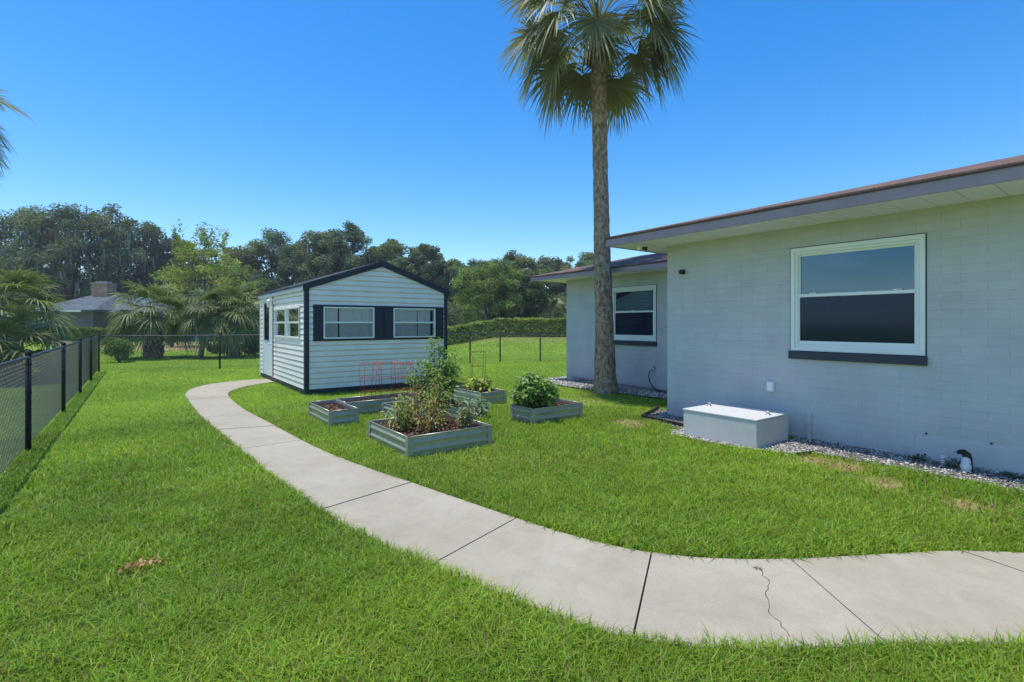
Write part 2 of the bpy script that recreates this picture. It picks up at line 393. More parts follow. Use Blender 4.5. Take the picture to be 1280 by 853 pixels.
def dryness(x, y):
    d = depth_of(x, y); r = side_of(x, y)
    n = fnoise(x, y, .5, 3); n2 = fnoise(x, y, 2.6, 5)
    far = sstep((d-29.5)/2)*(1-sstep((d-42)/5))*(1-sstep((r+8)/3))*sstep((r/np.maximum(d,1)+.845)/.05)*.95     # sandy strip past the palms
    mnd = sstep((d-29)/6)*sstep((r+5)/4)*.75                              # worn top of the mound
    k = np.maximum(far, mnd)
    for b in ((6.46,2.72,.16,.10),(6.42,2.40,.16,.12),(6.12,1.93,.13,.12),(5.92,1.2,.14,.12),(6.5,5.62,.14,.14),(6.3,5.35,.12,.1),(-.02,4.07,.09,.035),(.1,4.06,.06,.03)):
        k = np.maximum(k, 1.5*blob(x, y, b[0], b[1], b[2]*1.7, b[3]*1.6)*(.5+.8*n2))
    k = np.maximum(k, .33*sstep((n-.66)/.3)*n2)
    k = np.maximum(k, .4*blob(x, y, 7.6, 7.7, 1.1, .9)*(.4+n2))
    k = np.maximum(k, .35*blob(x, y, 3.3, 4.9, 1.2, .7, -.5)*(.3+n2))
    return np.clip(k, 0, 1)

gx = np.concatenate([[-450,-300,-180,-90], np.arange(-45,-6,1.5), np.arange(-6,9,.15), np.arange(9,60,1.0), [70,100,180,300,450]])
gy = np.concatenate([[-450,-200,-90,-30,-10], np.arange(-4,13,.15), np.arange(13,70,1.0), [80,110,180,300,450]])
GX, GY = np.meshgrid(gx, gy, indexing='ij'); GZ = height(GX, GY)
nx, ny = GX.shape
idx = np.arange(nx*ny).reshape(nx, ny)
gq = np.stack([idx[:-1,:-1], idx[1:,:-1], idx[1:,1:], idx[:-1,1:]], -1).reshape(-1, 4)
k = dryness(GX, GY)[..., None]
gv = (.85+.3*fnoise(GX, GY, .35, 9))[..., None]
gtint = (LAWN*.9*gv)*(1-k) + DRY*k
far = sstep((depth_of(GX, GY)-50)/30)[..., None]
gtint = gtint*(1-far) + np.array((.05,.085,.02))*far
ground = link('ground', np_mesh('ground', np.stack([GX,GY,GZ],-1), quads=gq, tint=gtint.reshape(-1,3), smooth=True), M['ground'])
tag(ground, kind='structure')

# ------------------------------------------------------------------ concrete path: slabs between open joints
def catmull(P, n=8):
    P = [Vector((*p, 0)) for p in P]; out = []
    for i in range(len(P)-1):
        p0, p1, p2, p3 = P[max(i-1,0)], P[i], P[i+1], P[min(i+2,len(P)-1)]
        for j in range(n):
            t = j/n
            out.append(.5*((2*p1)+(p2-p0)*t+(2*p0-5*p1+4*p2-p3)*t*t+(3*p1-p0-3*p2+p3)*t**3))
    out.append(P[-1]); return out
inner = catmull([(3.04,16.15),(2.33,16.12),(1.55,15.62),(1.08,14.78),(.88,13.8),(.86,12.64),(.90,10.1),(.99,8.5),(1.06,7.3),(1.16,5.8),(1.28,4.5),(1.41,3.66),(1.60,2.95),(1.80,2.25),(2.04,1.72),(2.45,1.30),(3.02,.93),(3.58,.52),(4.4,-.15),(5.6,-1.25),(7.3,-2.5)])
outer = catmull([(3.04,15.2),(2.75,15.05),(2.2,14.5),(1.75,13.6),(1.62,12.6),(1.60,11.0),(1.65,10.0),(1.75,8.63),(1.84,7.2),(1.96,6.1),(2.10,5.3),(2.25,4.65),(2.39,3.97),(2.52,3.35),(2.68,2.75),(2.90,2.28),(3.2,1.94),(3.58,1.66),(4.16,1.32),(4.68,1.0),(5.2,.52),(6.2,-.45),(7.3,-1.35)])
joints = [((1.62,15.65),(2.35,14.68)),((.85,12.64),(1.60,12.75)),((.88,11.35),(1.62,11.4)),((.9,10.11),(1.66,10.04)),((.97,8.78),(1.76,8.63)),((1.06,7.35),(1.85,7.40)),((1.15,5.95),(1.99,6.08)),((1.29,4.46),(2.25,4.70)),((1.58,3.02),(2.53,3.33)),((2.02,1.74),(2.90,2.29)),((3.07,.93),(3.58,1.66)),((4.46,-.2),(4.70,.98)),((5.6,-1.25),(6.1,-.36))]
def near_i(L, p): return min(range(len(L)), key=lambda i: (L[i].x-p[0])**2 + (L[i].y-p[1])**2)
def arc(L):
    s = [0]
    for a, b in zip(L, L[1:]): s.append(s[-1]+(b-a).length)
    return s
SI, SO = arc(inner), arc(outer)
def at(L, S, s):
    s = max(0, min(S[-1], s))
    for i in range(len(S)-1):
        if S[i+1] >= s: return L[i].lerp(L[i+1], (s-S[i])/max(1e-9, S[i+1]-S[i]))
    return L[-1]
cuts = [(0,0)] + [(SI[near_i(inner,a)], SO[near_i(outer,b)]) for a, b in joints] + [(SI[-1], SO[-1])]
pm = MB()
rj = random.Random(3)
for (a0, b0), (a1, b1) in zip(cuts, cuts[1:]):
    g = .006; n = 14; zt = rj.uniform(-.003, .003); tp = []; bt = []
    rr = []
    for j in range(n+1):
        t = j/n
        A = at(inner, SI, a0+g+(a1-a0-2*g)*t); B = at(outer, SO, b0+g+(b1-b0-2*g)*t)
        e = (B-A).normalized()*.008
        rr.append([(A.x,A.y,-.10),(A.x,A.y,zt-.008),(A.x+e.x,A.y+e.y,zt),(B.x-e.x,B.y-e.y,zt),(B.x,B.y,zt-.008),(B.x,B.y,-.10)])
    vs = [p for r in rr for p in r]; fs = []
    for j in range(n):
        for q in range(5): fs.append((j*6+q, j*6+6+q, j*6+7+q, j*6+1+q))
    fs.append((0,1,2,3,4,5)); e0 = n*6; fs.append((e0+5,e0+4,e0+3,e0+2,e0+1,e0))
    pm.add(vs, fs)
path = tag(pm.build('path', M['path']), kind='structure')
bed = MB()
poly_bed = []
for t in np.linspace(0, 1, 60):
    A = at(inner, SI, SI[-1]*t); B = at(outer, SO, SO[-1]*t); poly_bed.append((A, B))
for (A, B), (C_, D) in zip(poly_bed, poly_bed[1:]):
    bed.quad((A.x,A.y,-.026),(C_.x,C_.y,-.026),(D.x,D.y,-.026),(B.x,B.y,-.026))
bd = bed.build('path_base', mat('joint_dirt', (.06,.052,.045), .95, .1, noise=.3, nscale=20)); tag(bd, kind='structure')
# the hairline crack that runs across one slab
ck = MB(); cp = []
p0, p1 = Vector((3.28,1.74,.0)), Vector((2.67,1.25,.0))
rc = random.Random(5)
for i in range(19):
    t = i/18; w = p0.lerp(p1, t); n = Vector((.6,-.8,0))
    cp.append((w + n*(rc.uniform(-.014,.014)+.03*math.sin(t*7)), .0022*(1.1-.6*abs(t-.4))*rc.uniform(.6,1.3)))
for (a, wa), (b, wb) in zip(cp, cp[1:]):
    n = Vector((.6,-.8,0)); z = Vector((0,0,.0045))
    ck.quad(a-n*wa+z, b-n*wb+z, b+n*wb+z, a+n*wa+z)
ck.build('crack', mat('crack_dirt', (.07,.06,.05), .95, .1), path)

# ------------------------------------------------------------------ leaf machinery
def leaf_cloud(name, cent, size, tints, parent, m, up=.35, aspect=.55, dirs=None, droop=0.0, rng=RNG, out=None, wob=.75):
    """one bent diamond per leaf: 4 outline points and a raised midrib make two quads' worth of triangles"""
    n = len(cent); cent = np.asarray(cent, float)
    if dirs is None:
        d = rng.normal(size=(n,3)); d[:,2] = d[:,2]*.6 - droop
    else: d = np.asarray(dirs, float)
    d /= np.linalg.norm(d, axis=1, keepdims=True) + 1e-9
    if out is not None:
        o = np.asarray(out, float); o = o/(np.linalg.norm(o,axis=1,keepdims=True)+1e-9)
        nn = o + np.array((0,0,up)) + rng.normal(size=(n,3))*wob
    else:
        nn = rng.normal(size=(n,3)); nn[:,2] = np.abs(nn[:,2]) + up*2
    s = np.cross(d, nn); s /= np.linalg.norm(s, axis=1, keepdims=True) + 1e-9
    nrm = np.cross(s, d)
    sz = np.asarray(size, float)
    if sz.ndim == 0: sz = np.full(n, float(sz))
    sz = (sz*rng.uniform(.65,1.3,n))[:,None]
    a = cent - d*sz*.5; b = cent + d*sz*.5 - nrm*sz*.12; l = cent + s*sz*aspect*.5 + nrm*sz*.08; r_ = cent - s*sz*aspect*.5 + nrm*sz*.08
    V = np.stack([a, l, b, r_], 1).reshape(-1,3)
    i = np.arange(n)*4
    T = np.concatenate([np.stack([i,i+2,i+1],1), np.stack([i,i+3,i+2],1)])
    C = np.repeat(np.asarray(tints, float), 4, axis=0)
    return link(name, np_mesh(name, V, tris=T, tint=C), m, parent)

def vary(base, n, amt=.25, hue=.12, rng=RNG):
    b = np.asarray(base)[None,:]*(1+rng.uniform(-amt, amt, (n,1)))
    return np.clip(b*(1+rng.uniform(-hue, hue, (n,3))*np.array([1,.5,1])), .002, .9)

def tree(name, label, x, y, h, cr, seed, color, base=.25, clumps=55, per=170, ls=.28, moss=0, group=None, cat='tree', trunk_r=None, flat=.62, leanx=0, gap=.0, limbs=7, bark='bark', twig=0):
    rng = np.random.default_rng(seed); rd = random.Random(seed)
    z0 = float(height(x, y)) - .08
    root = thing(name, label, cat, (x, y, z0), group)
    trunk_r = trunk_r or h*.026
    zc = h*(base+1)/2; rz = h*(1-base)/2
    tb = MB(); fork = h*max(.16, base*.75)
    top = Vector((x+leanx, y, z0+fork))
    tb.tube([(x,y,z0),(x+.1*leanx,y,z0+.3),(x+leanx*.5,y+.05,z0+fork*.55),top], [trunk_r*1.5,trunk_r*1.08,trunk_r*.95,trunk_r*.85], 8)
    cc = []; crads = []
    c0 = Vector((x+leanx, y, z0+zc))
    for i in range(limbs):
        az = 2*PI*(i+rd.uniform(-.3,.3))/limbs; el = rd.uniform(-.15, 1.25) if i < limbs-1 else 1.4
        tip = c0 + Vector((math.cos(az)*math.cos(el)*cr*.82, math.sin(az)*math.cos(el)*cr*.82, math.sin(el)*rz*.82))
        mid = top.lerp(tip, .5) + Vector((rd.uniform(-.3,.3)*cr*.3, rd.uniform(-.3,.3)*cr*.3, rd.uniform(0,.25)*rz))
        P = [top*(1-t)**2 + mid*2*t*(1-t) + tip*t*t for t in (0,.25,.5,.75,1)]
        tb.tube(P, [trunk_r*.55*(1-.8*t) for t in (0,.25,.5,.75,1)], 6)
        cc.append(tip); crads.append(rd.uniform(.75,1.15))
        for j in range(4):
            t = rd.uniform(.35,.95); b0 = top*(1-t)**2 + mid*2*t*(1-t) + tip*t*t
            v = Vector((rd.gauss(0,1), rd.gauss(0,1), rd.gauss(.25,.7))).normalized()
            e = b0 + v*cr*rd.uniform(.28,.5)
            q = (e-c0); sc = math.sqrt((q.x/cr)**2+(q.y/cr)**2+(q.z/rz)**2)
            if sc > 1: e = c0 + q/sc
            tb.tube([b0, b0.lerp(e,.55)+Vector((0,0,.08*cr)), e], [trunk_r*.2, trunk_r*.12, trunk_r*.05], 5)
            cc.append(e); crads.append(rd.uniform(.6,1.05))
    while len(cc) < clumps:                                   # outer shell clumps fill the crown unevenly
        v = Vector((rd.gauss(0,1), rd.gauss(0,1), rd.gauss(.1,1))).normalized()
        rr = rd.uniform(.55,1.0)**.6
        p = c0 + Vector((v.x*cr*rr, v.y*cr*rr, v.z*rz*rr)); cc.append(p); crads.append(rd.uniform(.45,1.0))
    tb.build('trunk', M[bark], root)
    P = []; T = []; O = []
    cl = cr*.27
    for p, s in zip(cc, crads):
        n = int(per*s*s*rd.uniform(.7,1.3)); rad = cl*s
        q = rng.normal(size=(n,3)); q /= np.linalg.norm(q,axis=1,keepdims=True); q *= (rng.uniform(0,1,(n,1))**.45)*rad
        q[:,2] *= flat
        P.append(q + np.array(p)); O.append(q/rad + .5*np.array(((p-c0).x/cr, (p-c0).y/cr, (p-c0).z/rz)))
        T.append(vary(np.asarray(color)*rd.uniform(.72,1.3)*np.array((rd.uniform(.85,1.2),1,rd.uniform(.8,1.2))), n, .3, .15, rng))
    if twig:                                                    # loose shoots above the crown
        for _ in range(twig):
            az = rd.uniform(0,2*PI); rr = cr*rd.uniform(0,.6)
            b0 = c0 + Vector((math.cos(az)*rr, math.sin(az)*rr, rz*.75)); L = rd.uniform(.1,.2)*h
            e = b0 + Vector((rd.uniform(-.3,.3)*L, rd.uniform(-.3,.3)*L, L))
            tt = rng.uniform(0,1,(60,1)); P.append(np.array(b0)+(np.array(e)-np.array(b0))*tt + rng.normal(size=(60,3))*L*.09)
            T.append(vary(color, 60, .3, .15, rng)); O.append(rng.normal(size=(60,3)))
    P = np.concatenate(P); T = np.concatenate(T)
    leaf_cloud('crown', P, ls, T, root, M['leaf'], rng=rng, up=.55, out=np.concatenate(O))
    if moss:
        V = []; Q = []; C = []
        for _ in range(int(moss*.8)):
            p = cc[rd.randrange(len(cc))]; a = rd.uniform(0,2*PI); L = rd.uniform(.35,1.0)*min(2.4, h*.15); w = rd.uniform(.05,.17)
            off = Vector((rd.gauss(0,1)*cl*.6, rd.gauss(0,1)*cl*.6, -rd.uniform(0,.4)*cl)); b0 = p+off
            if b0.z - L < z0 + h*.12: L = max(.3, b0.z - z0 - h*.12)
            dx, dy = math.cos(a)*w, math.sin(a)*w; k0 = len(V)
            c = np.array((.21,.21,.175))*rd.uniform(.6,1.3)
            for q, ww in ((0,.8),(.35,1),(.7,.55),(1,.08)):
                jx, jy = rd.gauss(0,.05), rd.gauss(0,.05)
                V.append((b0.x-dx*ww+jx, b0.y-dy*ww+jy, b0.z-L*q)); V.append((b0.x+dx*ww+jx, b0.y+dy*ww+jy, b0.z-L*q)); C += [c, c]
            for q in range(3): Q.append((k0+q*2, k0+q*2+1, k0+q*2+3, k0+q*2+2))
        tag(link('hanging_moss', np_mesh('hanging_moss', V, quads=Q, tint=np.array(C)), M['moss'], root), kind='stuff')
    return root

def bush(name, label, x, y, w, d, h, seed, color, n=2500, ls=.12, group=None, cat='bush', z=None, m='leaf', lumps=9):
    rng = np.random.default_rng(seed); rd = random.Random(seed)
    z0 = float(height(x, y)) if z is None else z
    root = thing(name, label, cat, (x, y, z0), group)
    st = MB(); P = []; T = []; O = []
    for i in range(lumps):
        a = rd.uniform(0,2*PI); rr = math.sqrt(rd.random())*.62
        c = Vector((x+math.cos(a)*rr*w/2, y+math.sin(a)*rr*d/2, z0+h*rd.uniform(.4,.74)*(1-.35*rr)))
        st.tube([(x+.1*(c.x-x), y+.1*(c.y-y), z0-.03), (x+.6*(c.x-x), y+.6*(c.y-y), z0+.5*(c.z-z0)), c], [.02,.014,.006], 5)
        k = n//lumps
        q = rng.normal(size=(k,3)); q /= np.linalg.norm(q,axis=1,keepdims=True); q *= rng.uniform(.1,1,(k,1))**.4
        q *= np.array((w*.27, d*.27, h*.36))*rd.uniform(.75,1.15)
        O.append(q/np.array((w*.27, d*.27, h*.36))+.6*np.array(((c.x-x)/w*2,(c.y-y)/d*2,.2))); q = q + np.array(c); q[:,2] = np.maximum(q[:,2], z0+.02)
        P.append(q); T.append(vary(np.asarray(color)*rd.uniform(.75,1.25), k, .25, .12, rng))
    st.build('stem', M['bark'], root)
    leaf_cloud('foliage', np.concatenate(P), ls, np.concatenate(T), root, M[m], rng=rng, up=.5, out=np.concatenate(O))
    return root

# ------------------------------------------------------------------ palms
def fan_leaf(V, Q, C, base, az, el, pet, rad, nl, rd, color, droop=.55, w0=.024, spread=2.0, curv=.75):
    """a costapalmate fan: petiole, then leaflets fanned about its tip and drooping at their ends"""
    o = Vector((math.cos(az), math.sin(az), 0)); up = Vector((0,0,1))
    pts = []
    for i in range(5):
        t = i/4; a = el - curv*t*t*max(.15, math.cos(el))
        pts.append(base + (o*math.cos(a) + up*math.sin(a))*pet*t)
    # petiole as a narrow strip with depth
    side = o.cross(up).normalized()
    pc = np.asarray(color)*np.array((1.1,1.05,.9))
    for (sv) in (side*.016, up*.012):
        k0 = len(V)
        for p in pts: V.append(p-sv); V.append(p+sv); C.append(pc); C.append(pc)
        for i in range(4): Q.append((k0+2*i,k0+2*i+1,k0+2*i+3,k0+2*i+2))
    P = pts[-1]; t = (pts[-1]-pts[-2]).normalized(); s = t.cross(up)
    if s.length < .05: s = side
    s.normalize(); nrm = s.cross(t)
    tilt = rd.uniform(-.35,.35); s = (s*math.cos(tilt) + nrm*math.sin(tilt)).normalized(); nrm = s.cross(t)
    lc = np.asarray(color)*rd.uniform(.8,1.2)
    for j in range(nl):
        u = (j+.5)/nl*2-1; th = u*spread/1.0
        d = (t*math.cos(th) + s*math.sin(th) + nrm*(.28*abs(u)+rd.uniform(-.09,.09))).normalized()
        L = rad*(.72+.28*math.cos(th*.6))*rd.uniform(.86,1.08)
        P0 = P + t*rad*.22*(math.cos(th*.5)-.3)
        v = d.cross(nrm).normalized(); dr = droop*rd.uniform(.55,1.35); cj = lc*rd.uniform(.82,1.18)
        k0 = len(V); z = 0
        for q, ww in ((0,.35),(.28,1.0),(.55,.85),(.8,.5),(1,.06)):
            pp = P0 + d*L*q*(1-.18*dr*q*q) - up*(dr*L*q**2.3)
            w = v*w0*ww
            V.append(pp-w+nrm*w0*ww*.5*(j%2)); V.append(pp+w+nrm*w0*ww*.5*((j+1)%2)); C.append(cj*(1+.25*q)); C.append(cj*(1+.25*q))
        for i in range(4): Q.append((k0+2*i,k0+2*i+1,k0+2*i+3,k0+2*i+2))

def fan_crown(parent, c, rd, n, pet, rad, nl, color, elmin=-.75, elmax=1.35, droop=.55, w0=.024, name='crown', dead=0, skip=None, curv=.75):
    V = []; Q = []; C = []
    for i in range(n):
        f = (i+.5)/n; el = elmax + (elmin-elmax)*f**.95; az = i*2.39996 + rd.uniform(-.3,.3)
        if skip and el < skip[1] and math.cos(az-skip[0]) > skip[2]: continue
        col = np.asarray(color)*(.85+.3*rd.random())
        if i >= n-dead: col = np.array((.24,.19,.10))*rd.uniform(.7,1.1)
        fan_leaf(V, Q, C, Vector(c)+Vector((0,0,.25*(1-f))), az, el, pet*rd.uniform(.8,1.15), rad*rd.uniform(.85,1.1), nl, rd, col, droop*(.7+.5*f), w0, curv=curv)
    return link(name, np_mesh(name, [tuple(v) for v in V], quads=Q, tint=np.array(C)), M['palmleaf'], parent)

# ------------------------------------------------------------------ the tall sabal palm beside the house
rd = random.Random(21)
root = thing('palm_tree', 'tall fan palm with a single bare trunk growing beside the house', 'palm tree', (8.88, 8.29, -.05))
tb = MB(); prof = []
for i in range(60):
    t = i/59; z = -.06 + 8.35*t
    r_ = .18 + .085*math.exp(-z/1.1) + (.02 if z < 3 else .02*math.exp(-(z-3))) - .012*t + (.05*sstep((t-.93)/.07))
    prof.append((z, float(r_)*(1+rd.uniform(-.035,.035))))
vs = []; fs = []; N = 22
for i, (z, r_) in enumerate(prof):
    cx = 8.88 - .16*(max(z,0)/8.3)**.8; cy = 8.29 + .12*(max(z,0)/8.3)**.8
    for k in range(N):
        a = 2*PI*k/N; rr = r_*(1+.045*math.sin(3*a+z*2.2)*math.exp(-z/2.5) + rd.uniform(-.03,.03))
        vs.append((cx+rr*math.cos(a), cy+rr*math.sin(a), z))
for i in range(len(prof)-1):
    for k in range(N):
        a, b = i*N+k, i*N+(k+1) % N; fs.append((a,b,b+N,a+N))
tb.add(vs, fs, True); tb.build('trunk', M['palmbark'], root)
bt = MB(); fib = mat('palm_fibre', (.22,.13,.07), .95, .1, noise=.4, nscale=14, bump=.8, bscale=30)
ctr = Vector((8.72, 8.41, 8.25))
for i in range(46):                              # old leaf bases under the crown
    a = i*2.4; z = rd.uniform(-.55,.15); o = Vector((math.cos(a), math.sin(a), 0))
    b0 = ctr+o*.16+Vector((0,0,z)); e = b0+o*rd.uniform(.12,.26)+Vector((0,0,rd.uniform(.18,.38)))
    bt.tube([b0, b0.lerp(e,.5)-Vector((0,0,.03)), e], [.045,.035,.018], 5)
bt.build('leaf_base', fib, root)
fan_crown(root, ctr+Vector((0,0,.22)), rd, 66, 1.40, .97, 46, (.25,.235,.115), .12, 1.38, .38, .023, dead=1, skip=(math.atan2(-8.4,-8.7), .27, .80))

# frond tips of another palm that reach into the left edge of the picture
rd = random.Random(5)
root = thing('palm_tree', 'palm at the left edge whose frond tips reach in against the sky', 'palm tree', (-4.5, 20.7, -.05))
MB().tube([(-4.5,20.7,-.06),(-4.62,20.78,3),(-4.85,20.9,7.4)], [.26,.2,.17], 14).build('trunk', M['palmbark'], root)
fan_crown(root, (-4.70,20.85,7.5), rd, 50, 1.2, 1.05, 36, (.235,.215,.085), -.6, 1.4, .40, .022)

def young_palm(label, x, y, hz, tr, seed, n, pet, rad, col, booted=True, lean=(0,0), group=None, nl=34, elmin=.2, droop=.55):
    rd = random.Random(seed); z0 = float(height(x, y)) - .05
    root = thing('cabbage_palm', label, 'palm tree', (x, y, z0), group)
    tb = MB(); top = Vector((x+lean[0], y+lean[1], z0+hz))
    tb.tube([(x,y,z0-.05), (x+.3*lean[0], y+.3*lean[1], z0+hz*.4), tuple(top)], [tr*1.15, tr, tr*.85], 12)
    tb.build('trunk', M['palmbark'], root)
    if booted:
        b = MB()
        for i in range(int(60*hz)):
            a = i*2.39996; z = hz*(i+.5)/(60*hz); o = Vector((math.cos(a), math.sin(a), 0))
            b0 = Vector((x+lean[0]*z/hz, y+lean[1]*z/hz, z0+z))+o*tr*.9; e = b0+o*rd.uniform(.06,.14)+Vector((0,0,rd.uniform(.1,.22)))
            b.tube([b0, e], [.05,.03], 5)
        b.build('leaf_base', M['bark'], root)
    fan_crown(root, top, rd, n, pet, rad, nl, col, elmin, 1.45, droop, .026, curv=.6)
    return root
PG = (.155,.19,.07)
young_palm('low fan palm with thick trunk of old leaf bases behind the far fence', .60, 29.5, 1.75, .36, 31, 36, 1.15, 1.1, PG)
young_palm('slender leaning fan palm with a thin bare trunk in the middle of the fenced palms', 2.39, 28.2, 2.0, .11, 32, 16, .75, .95, PG, False, (.35,-.1))
young_palm('fan palm close to the shed with fronds spilling over dark shrubs', 3.75, 27.9, 1.7, .22, 33, 30, 1.0, 1.1, PG, True)
young_palm('big drooping fan palm leaning over the left chain link fence', -4.0, 27.6, 1.7, .32, 34, 44, 1.25, 1.15, PG)
young_palm('fan palm at the left picture edge with straw tipped fronds low over the fence', -2.85, 19.4, .55, .25, 35, 24, .8, .95, (.17,.18,.07), elmin=-.05)
# feather palm beyond the hedge
rd = random.Random(8); fx, fy = 31.55, 36.4; z0 = float(height(fx, fy))
root = thing('feather_palm', 'feather leaved palm rising behind the clipped hedge near the roof', 'palm tree', (fx, fy, z0))
MB().tube([(fx,fy,z0-.1),(fx,fy,z0+2.9)], [.22,.17], 10).build('trunk', M['palmbark'], root)
V = []; Q = []; C = []
for i in range(26):
    az = i*2.4; el = 1.3-1.5*(i/26); o = Vector((math.cos(az), math.sin(az), 0)); L = rd.uniform(1.7,2.2); col = np.array((.15,.20,.07))*rd.uniform(.8,1.2)
    rib = []
    for j in range(9):
        t = j/8; a = el-1.5*t*t
        rib.append(Vector((fx,fy,z0+2.95)) + (o*math.cos(el)*t + Vector((0,0,math.sin(el)*t - .75*t*t)))*L)
    sd = o.cross(Vector((0,0,1)))
    for j in range(34):
        t = .12+.88*j/34; p = rib[min(7,int(t*8))].lerp(rib[min(8,int(t*8)+1)], t*8-int(t*8))
        for sg in (-1,1):
            d = (sd*sg*.8 + o*.45 + Vector((0,0,-.45))).normalized(); ll = .55*math.sin(PI*min(.97,t*.9+.1)); k0 = len(V); w = o*.03
            for q, ww in ((0,1),(.6,.8),(1,.1)):
                pp = p + d*ll*q - Vector((0,0,.18*q*q)); V += [pp-w*ww, pp+w*ww]; C += [col, col]
            for q in range(2): Q.append((k0+2*q,k0+2*q+1,k0+2*q+3,k0+2*q+2))
link('crown', np_mesh('crown', [tuple(v) for v in V], quads=Q, tint=np.array(C)), M['palmleaf'], root)

# ------------------------------------------------------------------ background trees
OAK = (.150,.185,.105); MID = (.165,.215,.085); LIME = (.28,.32,.08); BRT = (.20,.27,.08)
def place(px, d):    # a point at picture-depth d along the bearing px of the survey
    r = (px-640)/634*d
    return SA*d+CA*r, CA*d-SA*r
TREES = [
 # px, depth, height, crown radius, seed, colour, base, moss, label
 (-70, 60, 15.0, 7.0, 101, OAK, .14, 160, 'mossy oak cut by the left edge of the picture'),
 (22, 64, 16.4, 6.0, 102, OAK, .14, 260, 'tall dark oak hung with grey moss, left of the brick chimney'),
 (86, 62, 16.6, 6.2, 103, OAK, .12, 420, 'tallest moss draped oak, right behind the grey roofed neighbouring house'),
 (148, 65, 16.2, 5.6, 104, OAK, .14, 380, 'moss draped oak standing just right of the brick chimney'),
 (222, 70, 14.0, 3.2, 105, MID, .2, 30, 'narrow pointed tree poking up behind the yellow green tree'),
 (195, 72, 11.5, 4.2, 121, OAK, .1, 60, 'rounded dark tree in the dip between the mossy oaks'),
 (285, 66, 12.0, 4.6, 106, MID, .1, 30, 'mid green tree behind the shed door end'),
 (345, 68, 14.0, 5.2, 107, OAK, .12, 120, 'broad dark oak left of the shed ridge'),
 (395, 66, 13.9, 4.6, 108, OAK, .12, 160, 'mossy oak above the left roof slope of the shed'),
 (435, 64, 14.4, 4.4, 109, OAK, .12, 200, 'tallest mossy tree straight above the shed ridge'),
 (484, 66, 12.8, 4.4, 110, MID, .1, 60, 'dark tree above the right roof slope of the shed'),
 (528, 62, 11.6, 3.5, 111, OAK, .14, 80, 'upright dark tree beyond the right corner of the shed'),
 (566, 64, 9.8, 3.6, 112, MID, .08, 40, 'dark tree between shed and clipped hedge'),
 (602, 68, 10.3, 4.0, 113, OAK, .08, 60, 'dark tree directly behind the bright green one'),
 (645, 66, 10.3, 4.0, 114, MID, .08, 50, 'dark rounded tree to the right of the bright green one'),
 (690, 70, 9.9, 4.6, 115, OAK, .08, 40, 'dark tree behind the feather palm'),
 (730, 74, 11.7, 4.4, 116, MID, .1, 20, 'tree whose top shows over the wing roof beside the palm trunk'),
 (612, 46, 6.9, 3.3, 117, BRT, .03, 0, 'bright green leafy tree in front of the wood behind the hedge'),
 (650, 48, 5.6, 2.4, 118, (.075,.125,.032), .03, 0, 'smaller fresh green tree right of the bright green tree by the hedge'),
]
for px, d, h, cr, sd, col, bs, ms, lab in TREES:
    x, y = place(px, d)
    near = d < 50
    tree('oak_tree' if ms > 100 else 'broadleaf_tree', lab, x, y, h, cr, sd, col, base=bs, clumps=110 if not near else 95, per=300 if not near else 330, ls=.33 if not near else .21, moss=ms, flat=.75, limbs=8)
x, y = place(258, 37)
tree('broadleaf_tree', 'airy yellow green tree with loose shoots above the fan palms', x, y, 8.2, 3.3, 140, LIME, base=.16, clumps=74, per=150, ls=.17, flat=.5, twig=16, trunk_r=.16, limbs=8)
x, y = place(300, 46)
tree('broadleaf_tree', 'mid green tree filling in between yellow green tree and shed', x, y, 6.6, 3.0, 141, MID, base=.06, clumps=60, per=200, ls=.22, flat=.7)
# understorey: shrubs along the edge of the wood
for i, (px, d, w, h, col, lab) in enumerate([
  (-30, 45, 6, 4.5, OAK, 'dark shrub mass at the left edge behind the leaning fan palm'),
  (168, 55, 7, 4.0, OAK, 'tall dark shrub behind the low fan palm'),
  (232, 52, 6, 3.6, OAK, 'dark shrub behind the slender leaning palm'),
  (300, 50, 5, 3.2, MID, 'dark shrub behind the palm nearest the shed'),
  (560, 55, 7, 5.0, OAK, 'dark shrub rising behind the left end of the clipped hedge'),
  (610, 57, 7, 5.0, OAK, 'dark shrub behind the bright green tree'),
  (665, 56, 6, 5.0, OAK, 'dark shrub behind the feather palm'),
  (712, 58, 6, 5.0, MID, 'shrub behind the hedge next to the house wall'),
  (215, 36, 1.6, 1.7, (.13,.19,.04), 'yellow green shrub between the booted palm and the slender palm'),
  (160, 38, 2.2, 2.0, (.12,.17,.045), 'yellow green shrub behind the low fan palm on its left'),
  (292, 26.0, 1.3, .95, (.06,.085,.03), 'dark low shrub at the foot of the palm nearest the shed'),
  (318, 26.5, 1.4, 1.05, (.075,.10,.035), 'leafy low shrub right beside the shed corner behind the fence'),
  (270, 27.5, 1.0, .6, (.05,.07,.025), 'small dark shrub between slender palm and fence post'),
  (150, 21.4, 1.5, 1.15, (.13,.21,.05), 'light green shrub pressed against the fence corner'),
]):
    x, y = place(px, d)
    bush('shrub', lab, x, y, w, w*.8, h, 200+i, col, n=3000 if w > 3 else 1500, ls=.26 if w > 3 else .11)

# the wood beyond everything: one mass of foliage nobody could count
rng = np.random.default_rng(900); n = 90000
r_ = rng.uniform(-190, 60, n); d_ = rng.uniform(84, 96, n); top = 6.5 + 3.0*fnoise(r_, r_*0, .11, 31) + 1.5*fnoise(r_, r_*0, .45, 32)
z_ = top*rng.uniform(0,1,n)**.8
P_w = np.stack([SA*d_+CA*r_, CA*d_-SA*r_, z_], 1)
wo = leaf_cloud('far_wood', P_w, .75, vary(OAK, n, .3, .12, rng)*(.75+.5*fnoise(r_, z_, .5, 33))[:,None], None, M['leaf'], rng=rng)
tag(wo, 'dark band of distant woodland filling the gaps under the trees', 'woodland', kind='stuff')

